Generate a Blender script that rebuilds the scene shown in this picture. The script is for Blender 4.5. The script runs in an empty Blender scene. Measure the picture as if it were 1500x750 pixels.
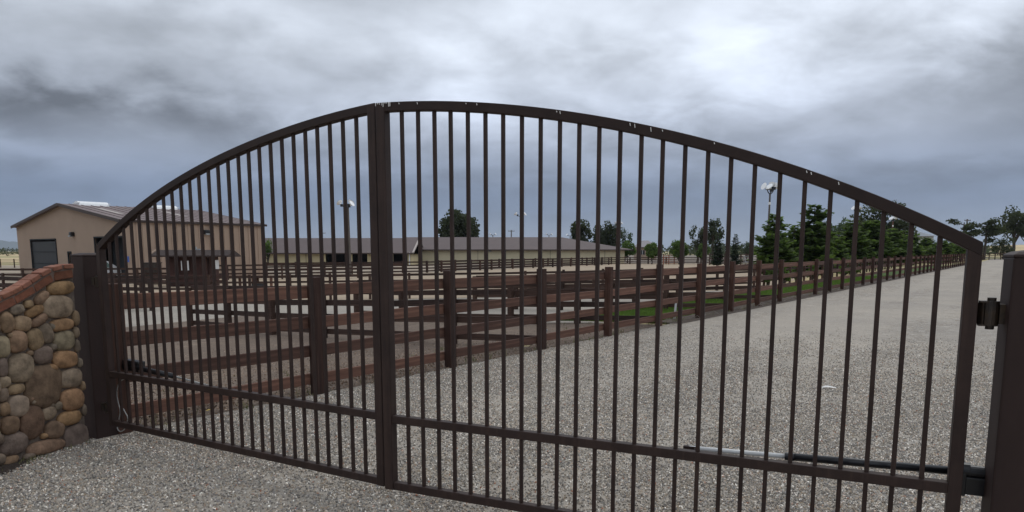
import bpy, bmesh, math, random
import numpy as np
from mathutils import Vector, Matrix, noise as mnoise

C = bpy.context.scene.collection
SC = bpy.context.scene
# ------------------------------------------------------------------ camera
HC = 1.7; PITCH = math.radians(7.384); F0 = 1000.0; CX = 750.0; CY = 497.3
cd = bpy.data.cameras.new("camera"); cam = bpy.data.objects.new("camera", cd); C.objects.link(cam)
cam.location = (0, 0, HC); cam.rotation_euler = (math.pi/2 - PITCH, 0, 0)
cd.sensor_fit = 'HORIZONTAL'; cd.sensor_width = 36; cd.lens = 24
cd.shift_y = (CY - 375.0) / 1500.0
cd.clip_start = 0.05; cd.clip_end = 40000
SC.camera = cam
SC.render.resolution_x = 1024; SC.render.resolution_y = 512
# ------------------------------------------------------------------ world / sky
SUN_EL = math.radians(52); SUN_AZ = math.radians(30)      # azimuth to the right of the view direction
W = bpy.data.worlds.new("World"); SC.world = W; W.use_nodes = True
nt = W.node_tree; N = nt.nodes; L = nt.links; N.clear()
def wn(t, **k):
    n = N.new(t)
    for a, b in k.items(): setattr(n, a, b)
    return n
def wmath(op, a, b=None, c=None, clamp=False):
    n = N.new('ShaderNodeMath'); n.operation = op; n.use_clamp = clamp
    for i, v in enumerate((a, b, c)):
        if v is None: continue
        if isinstance(v, (int, float)): n.inputs[i].default_value = v
        else: L.new(v, n.inputs[i])
    return n.outputs[0]
tc = wn('ShaderNodeTexCoord'); sep = wn('ShaderNodeSeparateXYZ'); L.new(tc.outputs['Generated'], sep.inputs[0])
dx, dy, dz = sep.outputs
zc = wmath('MAXIMUM', dz, 0.0)
den = wmath('ADD', zc, 0.30)
pxn = wmath('DIVIDE', dx, den); pyn = wmath('DIVIDE', dy, den)
comb = wn('ShaderNodeCombineXYZ'); L.new(pxn, comb.inputs[0]); L.new(pyn, comb.inputs[1])
def wnoise(scale, detail, rough, off=(0, 0, 0), dist=0.0, stretch=(1, 1, 1)):
    m = wn('ShaderNodeMapping'); m.inputs['Location'].default_value = off; m.inputs['Scale'].default_value = stretch
    L.new(comb.outputs[0], m.inputs[0])
    n = wn('ShaderNodeTexNoise'); n.inputs['Scale'].default_value = scale; n.inputs['Detail'].default_value = detail
    n.inputs['Roughness'].default_value = rough; n.inputs['Distortion'].default_value = dist
    L.new(m.outputs[0], n.inputs['Vector']); return n.outputs['Fac']
n1 = wnoise(1.9, 6, 0.5, (3.1, 1.7, 0), 0.3)
n2 = wnoise(4.2, 7, 0.55, (8.0, 2.0, 0), 0.25, (1, 1.1, 1))
def ramp(fac, stops):
    r = wn('ShaderNodeValToRGB'); r.color_ramp.interpolation = 'B_SPLINE' if len(stops) > 3 else 'LINEAR'
    e = r.color_ramp.elements
    while len(e) > 1: e.remove(e[-1])
    e[0].position = stops[0][0]; e[0].color = (*stops[0][1], 1)
    for p, c in stops[1:]:
        q = e.new(p); q.color = (*c, 1)
    L.new(fac, r.inputs[0]); return r.outputs[0]
# overcast layer: slate blue low down, pale grey higher up
base = ramp(zc, [(0.0, (.235, .30, .40)), (0.025, (.215, .275, .375)), (0.06, (.145, .20, .315)), (0.10, (.19, .24, .345)), (0.16, (.37, .415, .51)),
                 (0.26, (.56, .61, .69)), (0.5, (.69, .74, .81)), (1.0, (.69, .74, .81))])
def blob(az, el, sa, se):        # a soft cloud mass: gaussian in azimuth / elevation (degrees)
    a = wmath('ARCTAN2', dx, dy); e = wmath('ARCSINE', dz)
    a = wmath('MULTIPLY', wmath('SUBTRACT', a, math.radians(az)), 1/math.radians(sa))
    e = wmath('MULTIPLY', wmath('SUBTRACT', e, math.radians(el)), 1/math.radians(se))
    # break the edge with noise
    e = wmath('ADD', e, wmath('MULTIPLY', wmath('SUBTRACT', n2, 0.5), 3.0))
    a = wmath('ADD', a, wmath('MULTIPLY', wmath('SUBTRACT', n1, 0.5), 2.0))
    s = wmath('ADD', wmath('MULTIPLY', a, a), wmath('MULTIPLY', e, e))
    return wmath('EXPONENT', wmath('MULTIPLY', s, -1.0))
fac = wmath('ADD', wmath('MULTIPLY', wmath('SUBTRACT', n1, 0.5), 1.1), wmath('MULTIPLY', wmath('SUBTRACT', n2, 0.5), 1.1))
amp = wmath('MULTIPLY', fac, wmath('MINIMUM', wmath('ADD', wmath('MULTIPLY', zc, 5.0), 0.25), 1.0))
mult = wmath('ADD', amp, 1.0)
for az, el, sa, se, g in ((12, 18.5, 21, 7, .26), (28, 18, 9, 4, .16), (3, 11.5, 9, 2, .16), (20, 12.5, 9, 2.2, .22), (-36, 9.4, 14, 2.1, -.56), (-38, 6.8, 10, .9, .34), (-20, 10.5, 5, 2.0, .12),
                          (-33, 17, 13, 5.5, -.20), (-9, 20, 9, 1.8, -.30), (35, 11.5, 8, 3.5, -.34), (33, 7.0, 9, .9, .16), (-2, 5.2, 14, .9, -.12), (20, 4.6, 14, 1.2, -.10)):
    mult = wmath('ADD', mult, wmath('MULTIPLY', blob(az, el, sa, se), g))
mult = wmath('MAXIMUM', mult, 0.3)
vm = wn('ShaderNodeVectorMath', operation='SCALE'); L.new(base, vm.inputs[0]); L.new(mult, vm.inputs['Scale'])
sky = wn('ShaderNodeTexSky'); sky.sky_type = 'NISHITA'; sky.sun_disc = False
sky.sun_elevation = SUN_EL; sky.sun_rotation = SUN_AZ
sky.air_density = 1.0; sky.dust_density = 2.0
sk = wn('ShaderNodeVectorMath', operation='SCALE'); L.new(sky.outputs[0], sk.inputs[0]); sk.inputs['Scale'].default_value = 0.08
mx = wn('ShaderNodeMix', data_type='RGBA'); mx.inputs[0].default_value = 0.94
L.new(sk.outputs[0], mx.inputs[6]); L.new(vm.outputs[0], mx.inputs[7])
bg = wn('ShaderNodeBackground'); bg.inputs[1].default_value = 1.0; L.new(mx.outputs[2], bg.inputs[0])
wo = wn('ShaderNodeOutputWorld'); L.new(bg.outputs[0], wo.inputs[0])
# ------------------------------------------------------------------ sun (overcast: weak and very soft)
sl = bpy.data.lights.new("sun", 'SUN'); sl.energy = 0.6; sl.angle = math.radians(30); sl.color = (1, .97, .92)
so = bpy.data.objects.new("sun", sl); C.objects.link(so)
sdir = Vector((math.sin(SUN_AZ)*math.cos(SUN_EL), math.cos(SUN_AZ)*math.cos(SUN_EL), math.sin(SUN_EL)))
so.rotation_euler = sdir.to_track_quat('Z', 'Y').to_euler()
# ------------------------------------------------------------------ colour management
SC.view_settings.view_transform = 'Standard'; SC.view_settings.look = 'None'
SC.view_settings.exposure = 0.17; SC.view_settings.gamma = 1.0

# ================================================================== helpers
R = random.Random(7)
FO = Vector((-2.3296, 8.074)); FD = Vector((1.4215, 1.8699)); FSP = FD.length; FU = FD/FSP; FN = Vector((-FU.y, FU.x))  # main fence: origin, direction, normal to the left
def perp(x, y): return (Vector((x, y)) - FO).dot(FN)
def along(x, y): return (Vector((x, y)) - FO).dot(FU)
def ter(x, y):
    d = perp(x, y)
    h = -0.75*(1 - math.exp(-max(d - 0.6, 0)/12.0))
    if y > 200: h += 0.0004*max(y-200, 0)*(1 if x < -60 else 0)*0
    return h
def ray(px, py):
    u = (px - CX)/F0; v = (py - CY)/F0
    return Vector((u, math.cos(PITCH) - v*math.sin(PITCH), -math.sin(PITCH) - v*math.cos(PITCH)))
def at(px, py, Y):                       # the point seen at a photo pixel, at distance Y ahead
    d = ray(px, py); t = Y/d.y; return Vector((d.x*t, Y, HC + d.z*t))
def gx(px, Y): return at(px, 368, Y).x
def plane_hit(px, py, o, u):             # vertical plane through o along u -> (s, z)
    d = ray(px, py); det = d.x*(-u[1]) + u[0]*d.y
    t = (o[0]*(-u[1]) + u[0]*o[1])/det
    P = d*t; s = (P.x - o[0])*u[0] + (P.y - o[1])*u[1]
    return s, HC + d.z*t

class MB:
    def __init__(s): s.v = []; s.f = []
    def add(s, vs, fs):
        b = len(s.v); s.v += [tuple(v) for v in vs]; s.f += [tuple(i+b for i in f) for f in fs]
    def box(s, c, size, M=None):
        x, y, z = (k/2 for k in size)
        vs = [Vector((a*x, b*y, d*z)) for d in (-1, 1) for a, b in ((-1, -1), (1, -1), (1, 1), (-1, 1))]
        if M is not None: vs = [M @ v for v in vs]
        s.add([Vector(c)+v for v in vs], [(0, 3, 2, 1), (4, 5, 6, 7), (0, 1, 5, 4), (1, 2, 6, 5), (2, 3, 7, 6), (3, 0, 4, 7)]); return s
    def bar(s, a, b, w, h, up=Vector((0, 0, 1))):      # rectangular bar from a to b: w across, h along up
        a = Vector(a); b = Vector(b); d = (b-a).normalized()
        x = d.cross(up); 
        if x.length < 1e-4: x = d.cross(Vector((0, 1, 0)))
        x.normalize(); u = x.cross(d).normalized()
        vs = [p + x*i*w/2 + u*j*h/2 for p in (a, b) for i, j in ((-1, -1), (1, -1), (1, 1), (-1, 1))]
        s.add(vs, [(0, 3, 2, 1), (4, 5, 6, 7), (0, 1, 5, 4), (1, 2, 6, 5), (2, 3, 7, 6), (3, 0, 4, 7)]); return s
    def tube(s, pts, r, n=8, caps=True):
        pts = [Vector(p) for p in pts]; rs = r if isinstance(r, (list, tuple)) else [r]*len(pts)
        ref = Vector((0, 0, 1)); vs = []
        for i, p in enumerate(pts):
            t = (pts[min(i+1, len(pts)-1)] - pts[max(i-1, 0)]).normalized()
            rf = ref if abs(t.dot(ref)) < .95 else Vector((1, 0, 0))
            x = t.cross(rf).normalized(); y = t.cross(x)
            vs += [p + (x*math.cos(2*math.pi*k/n) + y*math.sin(2*math.pi*k/n))*rs[i] for k in range(n)]
        fs = [(i*n+k, i*n+(k+1) % n, (i+1)*n+(k+1) % n, (i+1)*n+k) for i in range(len(pts)-1) for k in range(n)]
        if caps: fs += [tuple(range(n))[::-1], tuple((len(pts)-1)*n+k for k in range(n))]
        s.add(vs, fs); return s
    def poly(s, pts): s.add(pts, [tuple(range(len(pts)))]); return s
    def mesh(s, name, m, smooth=False, bevel=0.0):
        me = bpy.data.meshes.new(name); me.from_pydata(s.v, [], s.f)
        bm = bmesh.new(); bm.from_mesh(me); bmesh.ops.recalc_face_normals(bm, faces=bm.faces)
        if bevel: bmesh.ops.bevel(bm, geom=[e for e in bm.edges if len(e.link_faces) == 2 and e.calc_face_angle(0) > .6], offset=bevel, segments=2, profile=.5, affect='EDGES')
        bm.to_mesh(me); bm.free()
        if smooth: me.polygons.foreach_set('use_smooth', [True]*len(me.polygons))
        if m: me.materials.append(m)
        me.update(); return me
    def build(s, name, m, parent=None, smooth=False, bevel=0.0, label=None):
        return link(name, s.mesh(name, m, smooth, bevel), parent, label)
def link(name, me, parent=None, label=None):
    o = bpy.data.objects.new(name, me); C.objects.link(o)
    if parent is not None: o.parent = parent; o.matrix_parent_inverse = Matrix.Translation(parent.location).inverted() if parent.type == 'EMPTY' and parent.parent is None and not parent.get('loc') else o.matrix_parent_inverse
    if label: o['label'] = label
    return o
def thing(name, label, cat, group=None, loc=(0, 0, 0)):
    o = bpy.data.objects.new(name, None); C.objects.link(o); o.empty_display_size = .2
    o.location = loc; o['label'] = label; o['category'] = cat
    if group: o['group'] = group
    return o
def local(name, label, cat, group=None, loc=(0, 0, 0), rz=0):   # a thing whose parts are modelled in local space
    o = thing(name, label, cat, group, loc); o.rotation_euler[2] = rz; o['loc'] = 1; return o
def tag(o, label=None, cat=None, group=None, kind=None):
    for k, v in (('label', label), ('category', cat), ('group', group), ('kind', kind)):
        if v: o[k] = v
    return o
def copy_thing(root, loc, rz=0.0, scale=1.0, label=None):
    def cp(o, p):
        c = o.copy(); C.objects.link(c); c.parent = p
        for ch in [k for k in CH.get(o.name, [])]: cp(ch, c)
        return c
    r = cp(root, None); r.location = loc; r.rotation_euler[2] = rz; r.scale = (scale,)*3
    if label: r['label'] = label
    return r
CH = {}
def kids(root):
    CH.clear()
    for o in C.objects:
        if o.parent is not None: CH.setdefault(o.parent.name, []).append(o)

# ------------------------------------------------------------------ materials
def mat(name, col, rough=.7, metal=0.0, var=0.0, scale=5.0, detail=5, bump=0.0, bscale=None, col2=None, stretch=(1, 1, 1), spec=.5, objcol=False, extra=None, coord='Object', ramp_pos=(.35, .65)):
    m = bpy.data.materials.new(name); m.use_nodes = True; t = m.node_tree; nn = t.nodes; ll = t.links
    b = nn['Principled BSDF']; b.inputs['Roughness'].default_value = rough; b.inputs['Metallic'].default_value = metal
    b.inputs['Specular IOR Level'].default_value = spec
    tcn = nn.new('ShaderNodeTexCoord'); mp = nn.new('ShaderNodeMapping'); mp.inputs['Scale'].default_value = stretch
    ll.new(tcn.outputs[coord], mp.inputs[0])
    nz = nn.new('ShaderNodeTexNoise'); nz.inputs['Scale'].default_value = scale; nz.inputs['Detail'].default_value = detail; nz.inputs['Roughness'].default_value = .6
    ll.new(mp.outputs[0], nz.inputs['Vector'])
    c2 = col2 or tuple(c*(1-var) for c in col); c1 = col if col2 else tuple(min(1, c*(1+var)) for c in col)
    rp = nn.new('ShaderNodeValToRGB'); rp.color_ramp.elements[0].position = ramp_pos[0]; rp.color_ramp.elements[1].position = ramp_pos[1]
    rp.color_ramp.elements[0].color = (*c2, 1); rp.color_ramp.elements[1].color = (*c1, 1)
    ll.new(nz.outputs['Fac'], rp.inputs[0]); out = rp.outputs[0]
    if objcol:
        oi = nn.new('ShaderNodeObjectInfo'); mm = nn.new('ShaderNodeMix'); mm.data_type = 'RGBA'; mm.blend_type = 'MULTIPLY'; mm.inputs[0].default_value = 1
        ll.new(out, mm.inputs[6]); ll.new(oi.outputs['Color'], mm.inputs[7]); out = mm.outputs[2]
    if extra: out = extra(t, out, mp)
    ll.new(out, b.inputs['Base Color'])
    if bump:
        n3 = nn.new('ShaderNodeTexNoise'); n3.inputs['Scale'].default_value = bscale or scale*3; n3.inputs['Detail'].default_value = 6
        ll.new(mp.outputs[0], n3.inputs['Vector'])
        bp = nn.new('ShaderNodeBump'); bp.inputs['Strength'].default_value = bump; bp.inputs['Distance'].default_value = .01
        ll.new(n3.outputs['Fac'], bp.inputs['Height']); ll.new(bp.outputs[0], b.inputs['Normal'])
    return m
def mixrgb(t, fac, a, b, mode='MIX'):
    n = t.nodes.new('ShaderNodeMix'); n.data_type = 'RGBA'; n.blend_type = mode
    for i, v in ((0, fac), (6, a), (7, b)):
        if isinstance(v, (int, float)): n.inputs[i].default_value = v
        elif isinstance(v, tuple): n.inputs[i].default_value = (*v, 1)
        else: t.links.new(v, n.inputs[i])
    return n.outputs[2]
def nramp(t, fac, stops, interp='LINEAR'):
    r = t.nodes.new('ShaderNodeValToRGB'); r.color_ramp.interpolation = interp; e = r.color_ramp.elements
    while len(e) > 1: e.remove(e[-1])
    e[0].position = stops[0][0]; e[0].color = (*stops[0][1], 1)
    for p, c in stops[1:]: q = e.new(p); q.color = (*c, 1)
    t.links.new(fac, r.inputs[0]); return r.outputs[0]
def nnoise(t, vec, scale, detail=4, rough=.55, dist=0):
    n = t.nodes.new('ShaderNodeTexNoise'); n.inputs['Scale'].default_value = scale; n.inputs['Detail'].default_value = detail
    n.inputs['Roughness'].default_value = rough; n.inputs['Distortion'].default_value = dist
    t.links.new(vec, n.inputs['Vector']); return n.outputs['Fac']

GRAVEL = [(0, (.11, .105, .10)), (.08, (.16, .15, .14)), (.22, (.20, .19, .175)), (.36, (.30, .285, .265)), (.5, (.25, .21, .165)), (.6, (.38, .365, .345)),
          (.74, (.20, .20, .205)), (.86, (.34, .28, .21)), (.95, (.55, .53, .50)), (1, (.68, .66, .63))]
def gravel_mat(name, mul=(1, 1, 1), fines=(.30, .255, .205), cell=75.0, tracks=False, finesamt=(.42, .62), redbrown=False):
    m = bpy.data.materials.new(name); m.use_nodes = True; t = m.node_tree; nn = t.nodes; ll = t.links
    b = nn['Principled BSDF']; b.inputs['Roughness'].default_value = .9; b.inputs['Specular IOR Level'].default_value = .25
    g = nn.new('ShaderNodeTexCoord'); vec = g.outputs['Object']
    vo = nn.new('ShaderNodeTexVoronoi'); vo.inputs['Scale'].default_value = cell; ll.new(vec, vo.inputs['Vector']); vo.inputs['Randomness'].default_value = 1
    sp = nn.new('ShaderNodeSeparateColor'); ll.new(vo.outputs['Color'], sp.inputs[0])
    col = nramp(t, sp.outputs[0], GRAVEL)
    vo2 = nn.new('ShaderNodeTexVoronoi'); vo2.inputs['Scale'].default_value = cell/3.3; ll.new(vec, vo2.inputs['Vector'])
    sp2 = nn.new('ShaderNodeSeparateColor'); ll.new(vo2.outputs['Color'], sp2.inputs[0])
    col = mixrgb(t, .42, col, nramp(t, sp2.outputs[1], GRAVEL))
    vo3 = nn.new('ShaderNodeTexVoronoi'); vo3.inputs['Scale'].default_value = cell/11; ll.new(vec, vo3.inputs['Vector'])
    sp3 = nn.new('ShaderNodeSeparateColor'); ll.new(vo3.outputs['Color'], sp3.inputs[0]); col = mixrgb(t, .22, col, nramp(t, sp3.outputs[1], GRAVEL))
    if mul != (1, 1, 1): col = mixrgb(t, 1.0, col, mul, 'MULTIPLY')
    big = nnoise(t, vec, 0.9, 6, .6, .4); fine = nnoise(t, vec, 14, 4, .6)
    s = nn.new('ShaderNodeMath'); s.operation = 'MULTIPLY_ADD'; ll.new(fine, s.inputs[0]); s.inputs[1].default_value = .35; ll.new(big, s.inputs[2])
    ff = s.outputs[0]
    if tracks:          # compacted, sandier wheel tracks running along the drive
        mp = nn.new('ShaderNodeMapping'); mp.inputs['Rotation'].default_value = (0, 0, -math.atan2(FU.y, FU.x)); ll.new(vec, mp.inputs[0])
        mp2 = nn.new('ShaderNodeMapping'); mp2.inputs['Scale'].default_value = (.045, .42, 1); ll.new(mp.outputs[0], mp2.inputs[0])
        tr = nnoise(t, mp2.outputs[0], 1.6, 3, .5, .2)
        s2 = nn.new('ShaderNodeMath'); s2.operation = 'MULTIPLY_ADD'; ll.new(tr, s2.inputs[0]); s2.inputs[1].default_value = 1.1
        s3 = nn.new('ShaderNodeMath'); s3.operation = 'SUBTRACT'; ll.new(ff, s3.inputs[0]); s3.inputs[1].default_value = .55; ll.new(s3.outputs[0], s2.inputs[2]); ff = s2.outputs[0]
        sx = nn.new('ShaderNodeSeparateXYZ'); ll.new(mp.outputs[0], sx.inputs[0])
        wob = nnoise(t, mp2.outputs[0], 3.0, 2)
        for d0, wd, am in ((-2.4, .42, .30), (-4.2, .42, .20), (-6.4, .5, .12)):
            def mth(op, a, b_):
                q = nn.new('ShaderNodeMath'); q.operation = op
                for i_, v_ in enumerate((a, b_)):
                    if isinstance(v_, (int, float)): q.inputs[i_].default_value = v_
                    else: ll.new(v_, q.inputs[i_])
                return q.outputs[0]
            dd = mth('MULTIPLY', mth('ADD', mth('SUBTRACT', sx.outputs[1], FO.dot(FN)+d0), mth('MULTIPLY', mth('SUBTRACT', wob, .5), 1.2)), 1/wd)
            gq = mth('MULTIPLY', mth('POWER', 2.718, mth('MULTIPLY', mth('MULTIPLY', dd, dd), -1.0)), am)
            ff = mth('ADD', ff, gq)
    fr = nramp(t, ff, [(finesamt[0], (0, 0, 0)), (finesamt[1], (1, 1, 1))])
    fcol = mixrgb(t, nnoise(t, vec, 45, 3), tuple(c*.75 for c in fines), tuple(min(1, c*1.25) for c in fines))
    k = nn.new('ShaderNodeMath'); k.operation = 'MULTIPLY'; ll.new(fr, k.inputs[0]); k.inputs[1].default_value = .72
    col = mixrgb(t, k.outputs[0], col, fcol)
    patch = nnoise(t, vec, .25, 4, .6)
    col = mixrgb(t, 1.0, col, nramp(t, patch, [(.3, (.86, .86, .87)), (.7, (1.1, 1.08, 1.05))]), 'MULTIPLY')
    ll.new(col, b.inputs['Base Color'])
    bp = nn.new('ShaderNodeBump'); bp.inputs['Strength'].default_value = .8; bp.inputs['Distance'].default_value = .012; bp.invert = True
    ll.new(vo.outputs['Distance'], bp.inputs['Height']); ll.new(bp.outputs[0], b.inputs['Normal'])
    return m
M_GRAVEL = gravel_mat('gravel', mul=(1.31, 1.26, 1.18), tracks=True, fines=(.43, .385, .33), finesamt=(.50, .82))
M_PALE = gravel_mat('pale_gravel', mul=(1.25, 1.2, 1.12), fines=(.38, .345, .295))
M_DIRT = gravel_mat('brown_dirt', mul=(.74, .60, .50), fines=(.155, .118, .092), finesamt=(.40, .8))
M_DARKG = gravel_mat('dark_verge', mul=(.55, .5, .46), fines=(.10, .075, .06))
def pebble_mat():
    m = bpy.data.materials.new('pebbles'); m.use_nodes = True; t = m.node_tree
    b = t.nodes['Principled BSDF']; b.inputs['Roughness'].default_value = .85; b.inputs['Specular IOR Level'].default_value = .3
    oi = t.nodes.new('ShaderNodeObjectInfo')
    col = nramp(t, oi.outputs['Random'], [(0, (.10, .098, .095)), (.10, (.15, .142, .135)), (.28, (.21, .20, .185)), (.42, (.31, .295, .27)), (.52, (.25, .20, .15)), (.62, (.40, .385, .36)),
                                          (.74, (.19, .19, .20)), (.84, (.36, .29, .22)), (.93, (.58, .56, .53)), (.985, (.75, .74, .71)), (.99, (.30, .15, .10)), (1, (.30, .15, .10))])
    g = t.nodes.new('ShaderNodeTexCoord'); col = mixrgb(t, 1, col, nramp(t, nnoise(t, g.outputs['Object'], 1.5, 3), [(.3, (1.38, 1.33, 1.25)), (.7, (1.66, 1.58, 1.48))]), 'MULTIPLY')
    t.links.new(col, b.inputs['Base Color']); return m
M_PEB = pebble_mat()
M_SAND = mat('arena_sand', (.37, .285, .195), .95, var=.12, scale=.6, bump=.3, bscale=20)
M_DRY = mat('dry_grass', (.52, .40, .20), .95, scale=.02, col2=(.30, .27, .13), detail=8)
M_GOLD = mat('golden_stubble', (.62, .48, .27), .95, scale=.05, col2=(.48, .37, .20), detail=8)
M_GRASS = mat('green_grass', (.12, .20, .042), .9, scale=1.5, col2=(.085, .135, .035), bump=.5, bscale=60)
def dusty(t, out, mp):
    mp2 = t.nodes.new('ShaderNodeMapping'); mp2.inputs['Scale'].default_value = (26, 26, 1.6); t.links.new(mp.outputs[0], mp2.inputs[0])
    n = nnoise(t, mp2.outputs[0], 1.0, 5, .65); out = mixrgb(t, nramp(t, n, [(.50, (0, 0, 0)), (.78, (.42, .42, .42))]), out, (.080, .048, .036))
    return mixrgb(t, nramp(t, nnoise(t, mp.outputs[0], 60, 3, .6), [(.70, (0, 0, 0)), (.76, (.6, .6, .6))]), out, (.10, .055, .035))
M_STEEL = mat('brown_painted_steel', (.034, .0195, .0155), .6, var=.2, scale=6, spec=.3, bump=.10, bscale=150, extra=dusty)
def chips(t, out, mp):
    mp2 = t.nodes.new('ShaderNodeMapping'); mp2.inputs['Scale'].default_value = (1, 1, .45); t.links.new(mp.outputs[0], mp2.inputs[0])
    n = nnoise(t, mp2.outputs[0], 34, 2, .5); return mixrgb(t, nramp(t, n, [(.80, (0, 0, 0)), (.82, (1, 1, 1))]), out, (.42, .40, .37))
M_STEELCHIP = mat('chipped_painted_steel', (.029, .0175, .0145), .6, var=.15, scale=6, spec=.25, extra=chips)
M_POST = mat('brown_post_paint', (.031, .017, .014), .65, var=.2, scale=3, stretch=(1, 1, .3), bump=.05, bscale=120, spec=.3)
def woodmat(name, col, col2, sx=(.6, 14, 14)):
    def ex(t, out, mp):
        n = nnoise(t, mp.outputs[0], 1.2, 6, .7)
        oi = t.nodes.new('ShaderNodeObjectInfo')
        out = mixrgb(t, nramp(t, n, [(.60, (0, 0, 0)), (.72, (.6, .6, .6))]), out, tuple(c*1.7+.03 for c in col))
        return mixrgb(t, 1, out, nramp(t, oi.outputs['Random'], [(0, (.65, .66, .68)), (.5, (1, .96, .92)), (1, (1.35, 1.28, 1.22))]), 'MULTIPLY')
    return mat(name, col, .8, scale=2.0, col2=col2, stretch=sx, detail=8, bump=.35, bscale=8, extra=ex, spec=.25)
M_RAIL = woodmat('red_stained_rail', (.19, .102, .074), (.098, .053, .040))
M_FPOST = woodmat('red_stained_post', (.085, .045, .033), (.048, .026, .020), (14, 14, .6))
M_DIVR = woodmat('dark_stained_rail', (.075, .045, .035), (.042, .026, .021))
M_STONE = mat('river_stone', (1.30, 1.25, 1.2), .85, scale=13, col2=(.50, .47, .45), detail=9, bump=.6, bscale=45, objcol=True, spec=.3, ramp_pos=(.3, .7))
M_MORTAR = mat('mortar', (.19, .15, .12), .95, var=.3, scale=20, bump=.6, bscale=90)
M_BRICK = mat('red_brick', (1.15, 1.1, 1.05), .85, scale=18, col2=(.72, .66, .62), detail=6, bump=.3, bscale=120, objcol=True)
M_BMORT = mat('brick_mortar', (.17, .12, .095), .95, var=.2, scale=30, bump=.4, bscale=90)
M_BLACK = mat('black_plastic', (.012, .012, .014), .35, var=.1)
M_OILY = mat('greasy_iron', (.022, .017, .014), .5, metal=.3, scale=25, col2=(.05, .032, .018), bump=.2, bscale=60)
M_WHITE = mat('white_pvc', (.78, .78, .76), .4, var=.05)
M_CABLE = mat('grey_cable', (.40, .40, .38), .5, var=.1)
M_TAN = mat('tan_wall', (.365, .265, .195), .85, var=.05, scale=.4)
M_TANRIB = mat('tan_ribbed_wall', (.43, .315, .235), .8, var=.05, scale=.4)
M_BROWNTRIM = mat('brown_trim', (.05, .032, .026), .6, var=.1)
M_ROOF = mat('mauve_brown_roof', (.175, .125, .118), .6, var=.10, scale=.5)
M_ROOF2 = mat('grey_brown_roof', (.100, .070, .066), .7, var=.08, scale=.5)
M_SKYL = mat('skylight_panel', (.40, .34, .30), .5, var=.05)
M_VENT = mat('white_vent', (.88, .89, .88), .5, var=.05)
M_YEL = mat('cream_wall', (.55, .46, .27), .85, var=.05, scale=.3)
M_CREAM = mat('pale_cream_wall', (.60, .53, .36), .85, var=.05, scale=.3)
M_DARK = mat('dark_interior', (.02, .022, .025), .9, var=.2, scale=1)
M_DOORG = mat('grey_roll_door', (.026, .028, .031), .6, var=.1, scale=1)
M_SHED = mat('dark_red_shed', (.060, .026, .020), .85, var=.2, scale=2, stretch=(6, 6, .5))
M_SHROOF = mat('shed_shingle', (.040, .025, .021), .9, var=.25, scale=6)
M_LEAFD = mat('oak_leaf', (.048, .060, .030), .7, var=.35, scale=.35, coord='Object')
M_LEAFG = mat('bright_leaf', (.095, .155, .035), .7, var=.3, scale=.6)
M_LEAFC = mat('redwood_leaf', (.13, .19, .06), .75, scale=.8, col2=(.07, .11, .035))
M_LEAFB = mat('blue_green_leaf', (.06, .085, .055), .75, var=.35, scale=.5)
def leafy(m, k=.45):
    t = m.node_tree; b = t.nodes['Principled BSDF']; o = [n for n in t.nodes if n.type == 'OUTPUT_MATERIAL'][0]
    tr = t.nodes.new('ShaderNodeBsdfTranslucent'); ms = t.nodes.new('ShaderNodeMixShader'); ms.inputs[0].default_value = k
    src = b.inputs['Base Color'].links[0].from_socket; sc = mixrgb(t, 1, src, (1.3, 1.35, .8), 'MULTIPLY'); t.links.new(sc, tr.inputs['Color'])
    t.links.new(b.outputs[0], ms.inputs[1]); t.links.new(tr.outputs[0], ms.inputs[2]); t.links.new(ms.outputs[0], o.inputs['Surface'])
for m_ in (M_LEAFD, M_LEAFG, M_LEAFB, M_GRASS): leafy(m_)
leafy(M_LEAFC, .6)
M_BARK = mat('bark', (.07, .055, .045), .95, var=.3, scale=6, bump=.5)
M_POLE = mat('weathered_pole', (.12, .10, .085), .85, var=.2, scale=2, stretch=(8, 8, .5))
M_MOUNT = mat('distant_ridge', (.06, .085, .08), .95, var=.25, scale=.002)
M_GLASS = mat('windscreen', (.10, .16, .15), .12, var=.2, spec=.8)
M_BLUE = mat('blue_sign', (.05, .12, .42), .5, var=.05)
M_CARW = mat('white_car_paint', (.6, .6, .6), .3, var=.03)
M_RUB = mat('rubber', (.02, .02, .02), .8, var=.1)
M_ORANGE = mat('orange_gate', (.30, .10, .05), .7, var=.15)
M_GREYW = mat('galvanised_grey', (.33, .34, .34), .5, var=.1)
M_BONE = mat('pale_litter', (.75, .73, .70), .7, var=.1)
M_HOUSEW = mat('house_wall', (.50, .50, .50), .8, var=.05)
M_HOUSER = mat('house_roof', (.22, .24, .27), .8, var=.1)
M_SHINE = mat('floodlight_shield', (.9, .9, .9), .3, var=.03)

# ================================================================== ground sheets
def sheet(name, m, inside, x0, x1, y0, y1, n, dz, kind='structure', nx=None):
    """a piece of ground cut to a world polygon and draped on the terrain"""
    bm = bmesh.new()
    vs = [bm.verts.new((p[0], p[1], 0)) for p in inside]; bm.faces.new(vs)
    bmesh.ops.triangulate(bm, faces=bm.faces)
    for k in range(1, n):
        for co, no in (((x0 + (x1-x0)*k/n, 0, 0), (1, 0, 0)), ((0, y0 + (y1-y0)*k/n, 0), (0, 1, 0))):
            bmesh.ops.bisect_plane(bm, geom=bm.verts[:]+bm.edges[:]+bm.faces[:], plane_co=co, plane_no=no)
    for v in bm.verts: v.co.z = ter(v.co.x, v.co.y) + dz
    bmesh.ops.recalc_face_normals(bm, faces=bm.faces)
    if sum(f.normal.z for f in bm.faces) < 0: bmesh.ops.reverse_faces(bm, faces=bm.faces)
    me = bpy.data.meshes.new(name); bm.to_mesh(me); bm.free(); me.materials.append(m)
    o = link(name, me); o['kind'] = kind; return o
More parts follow.
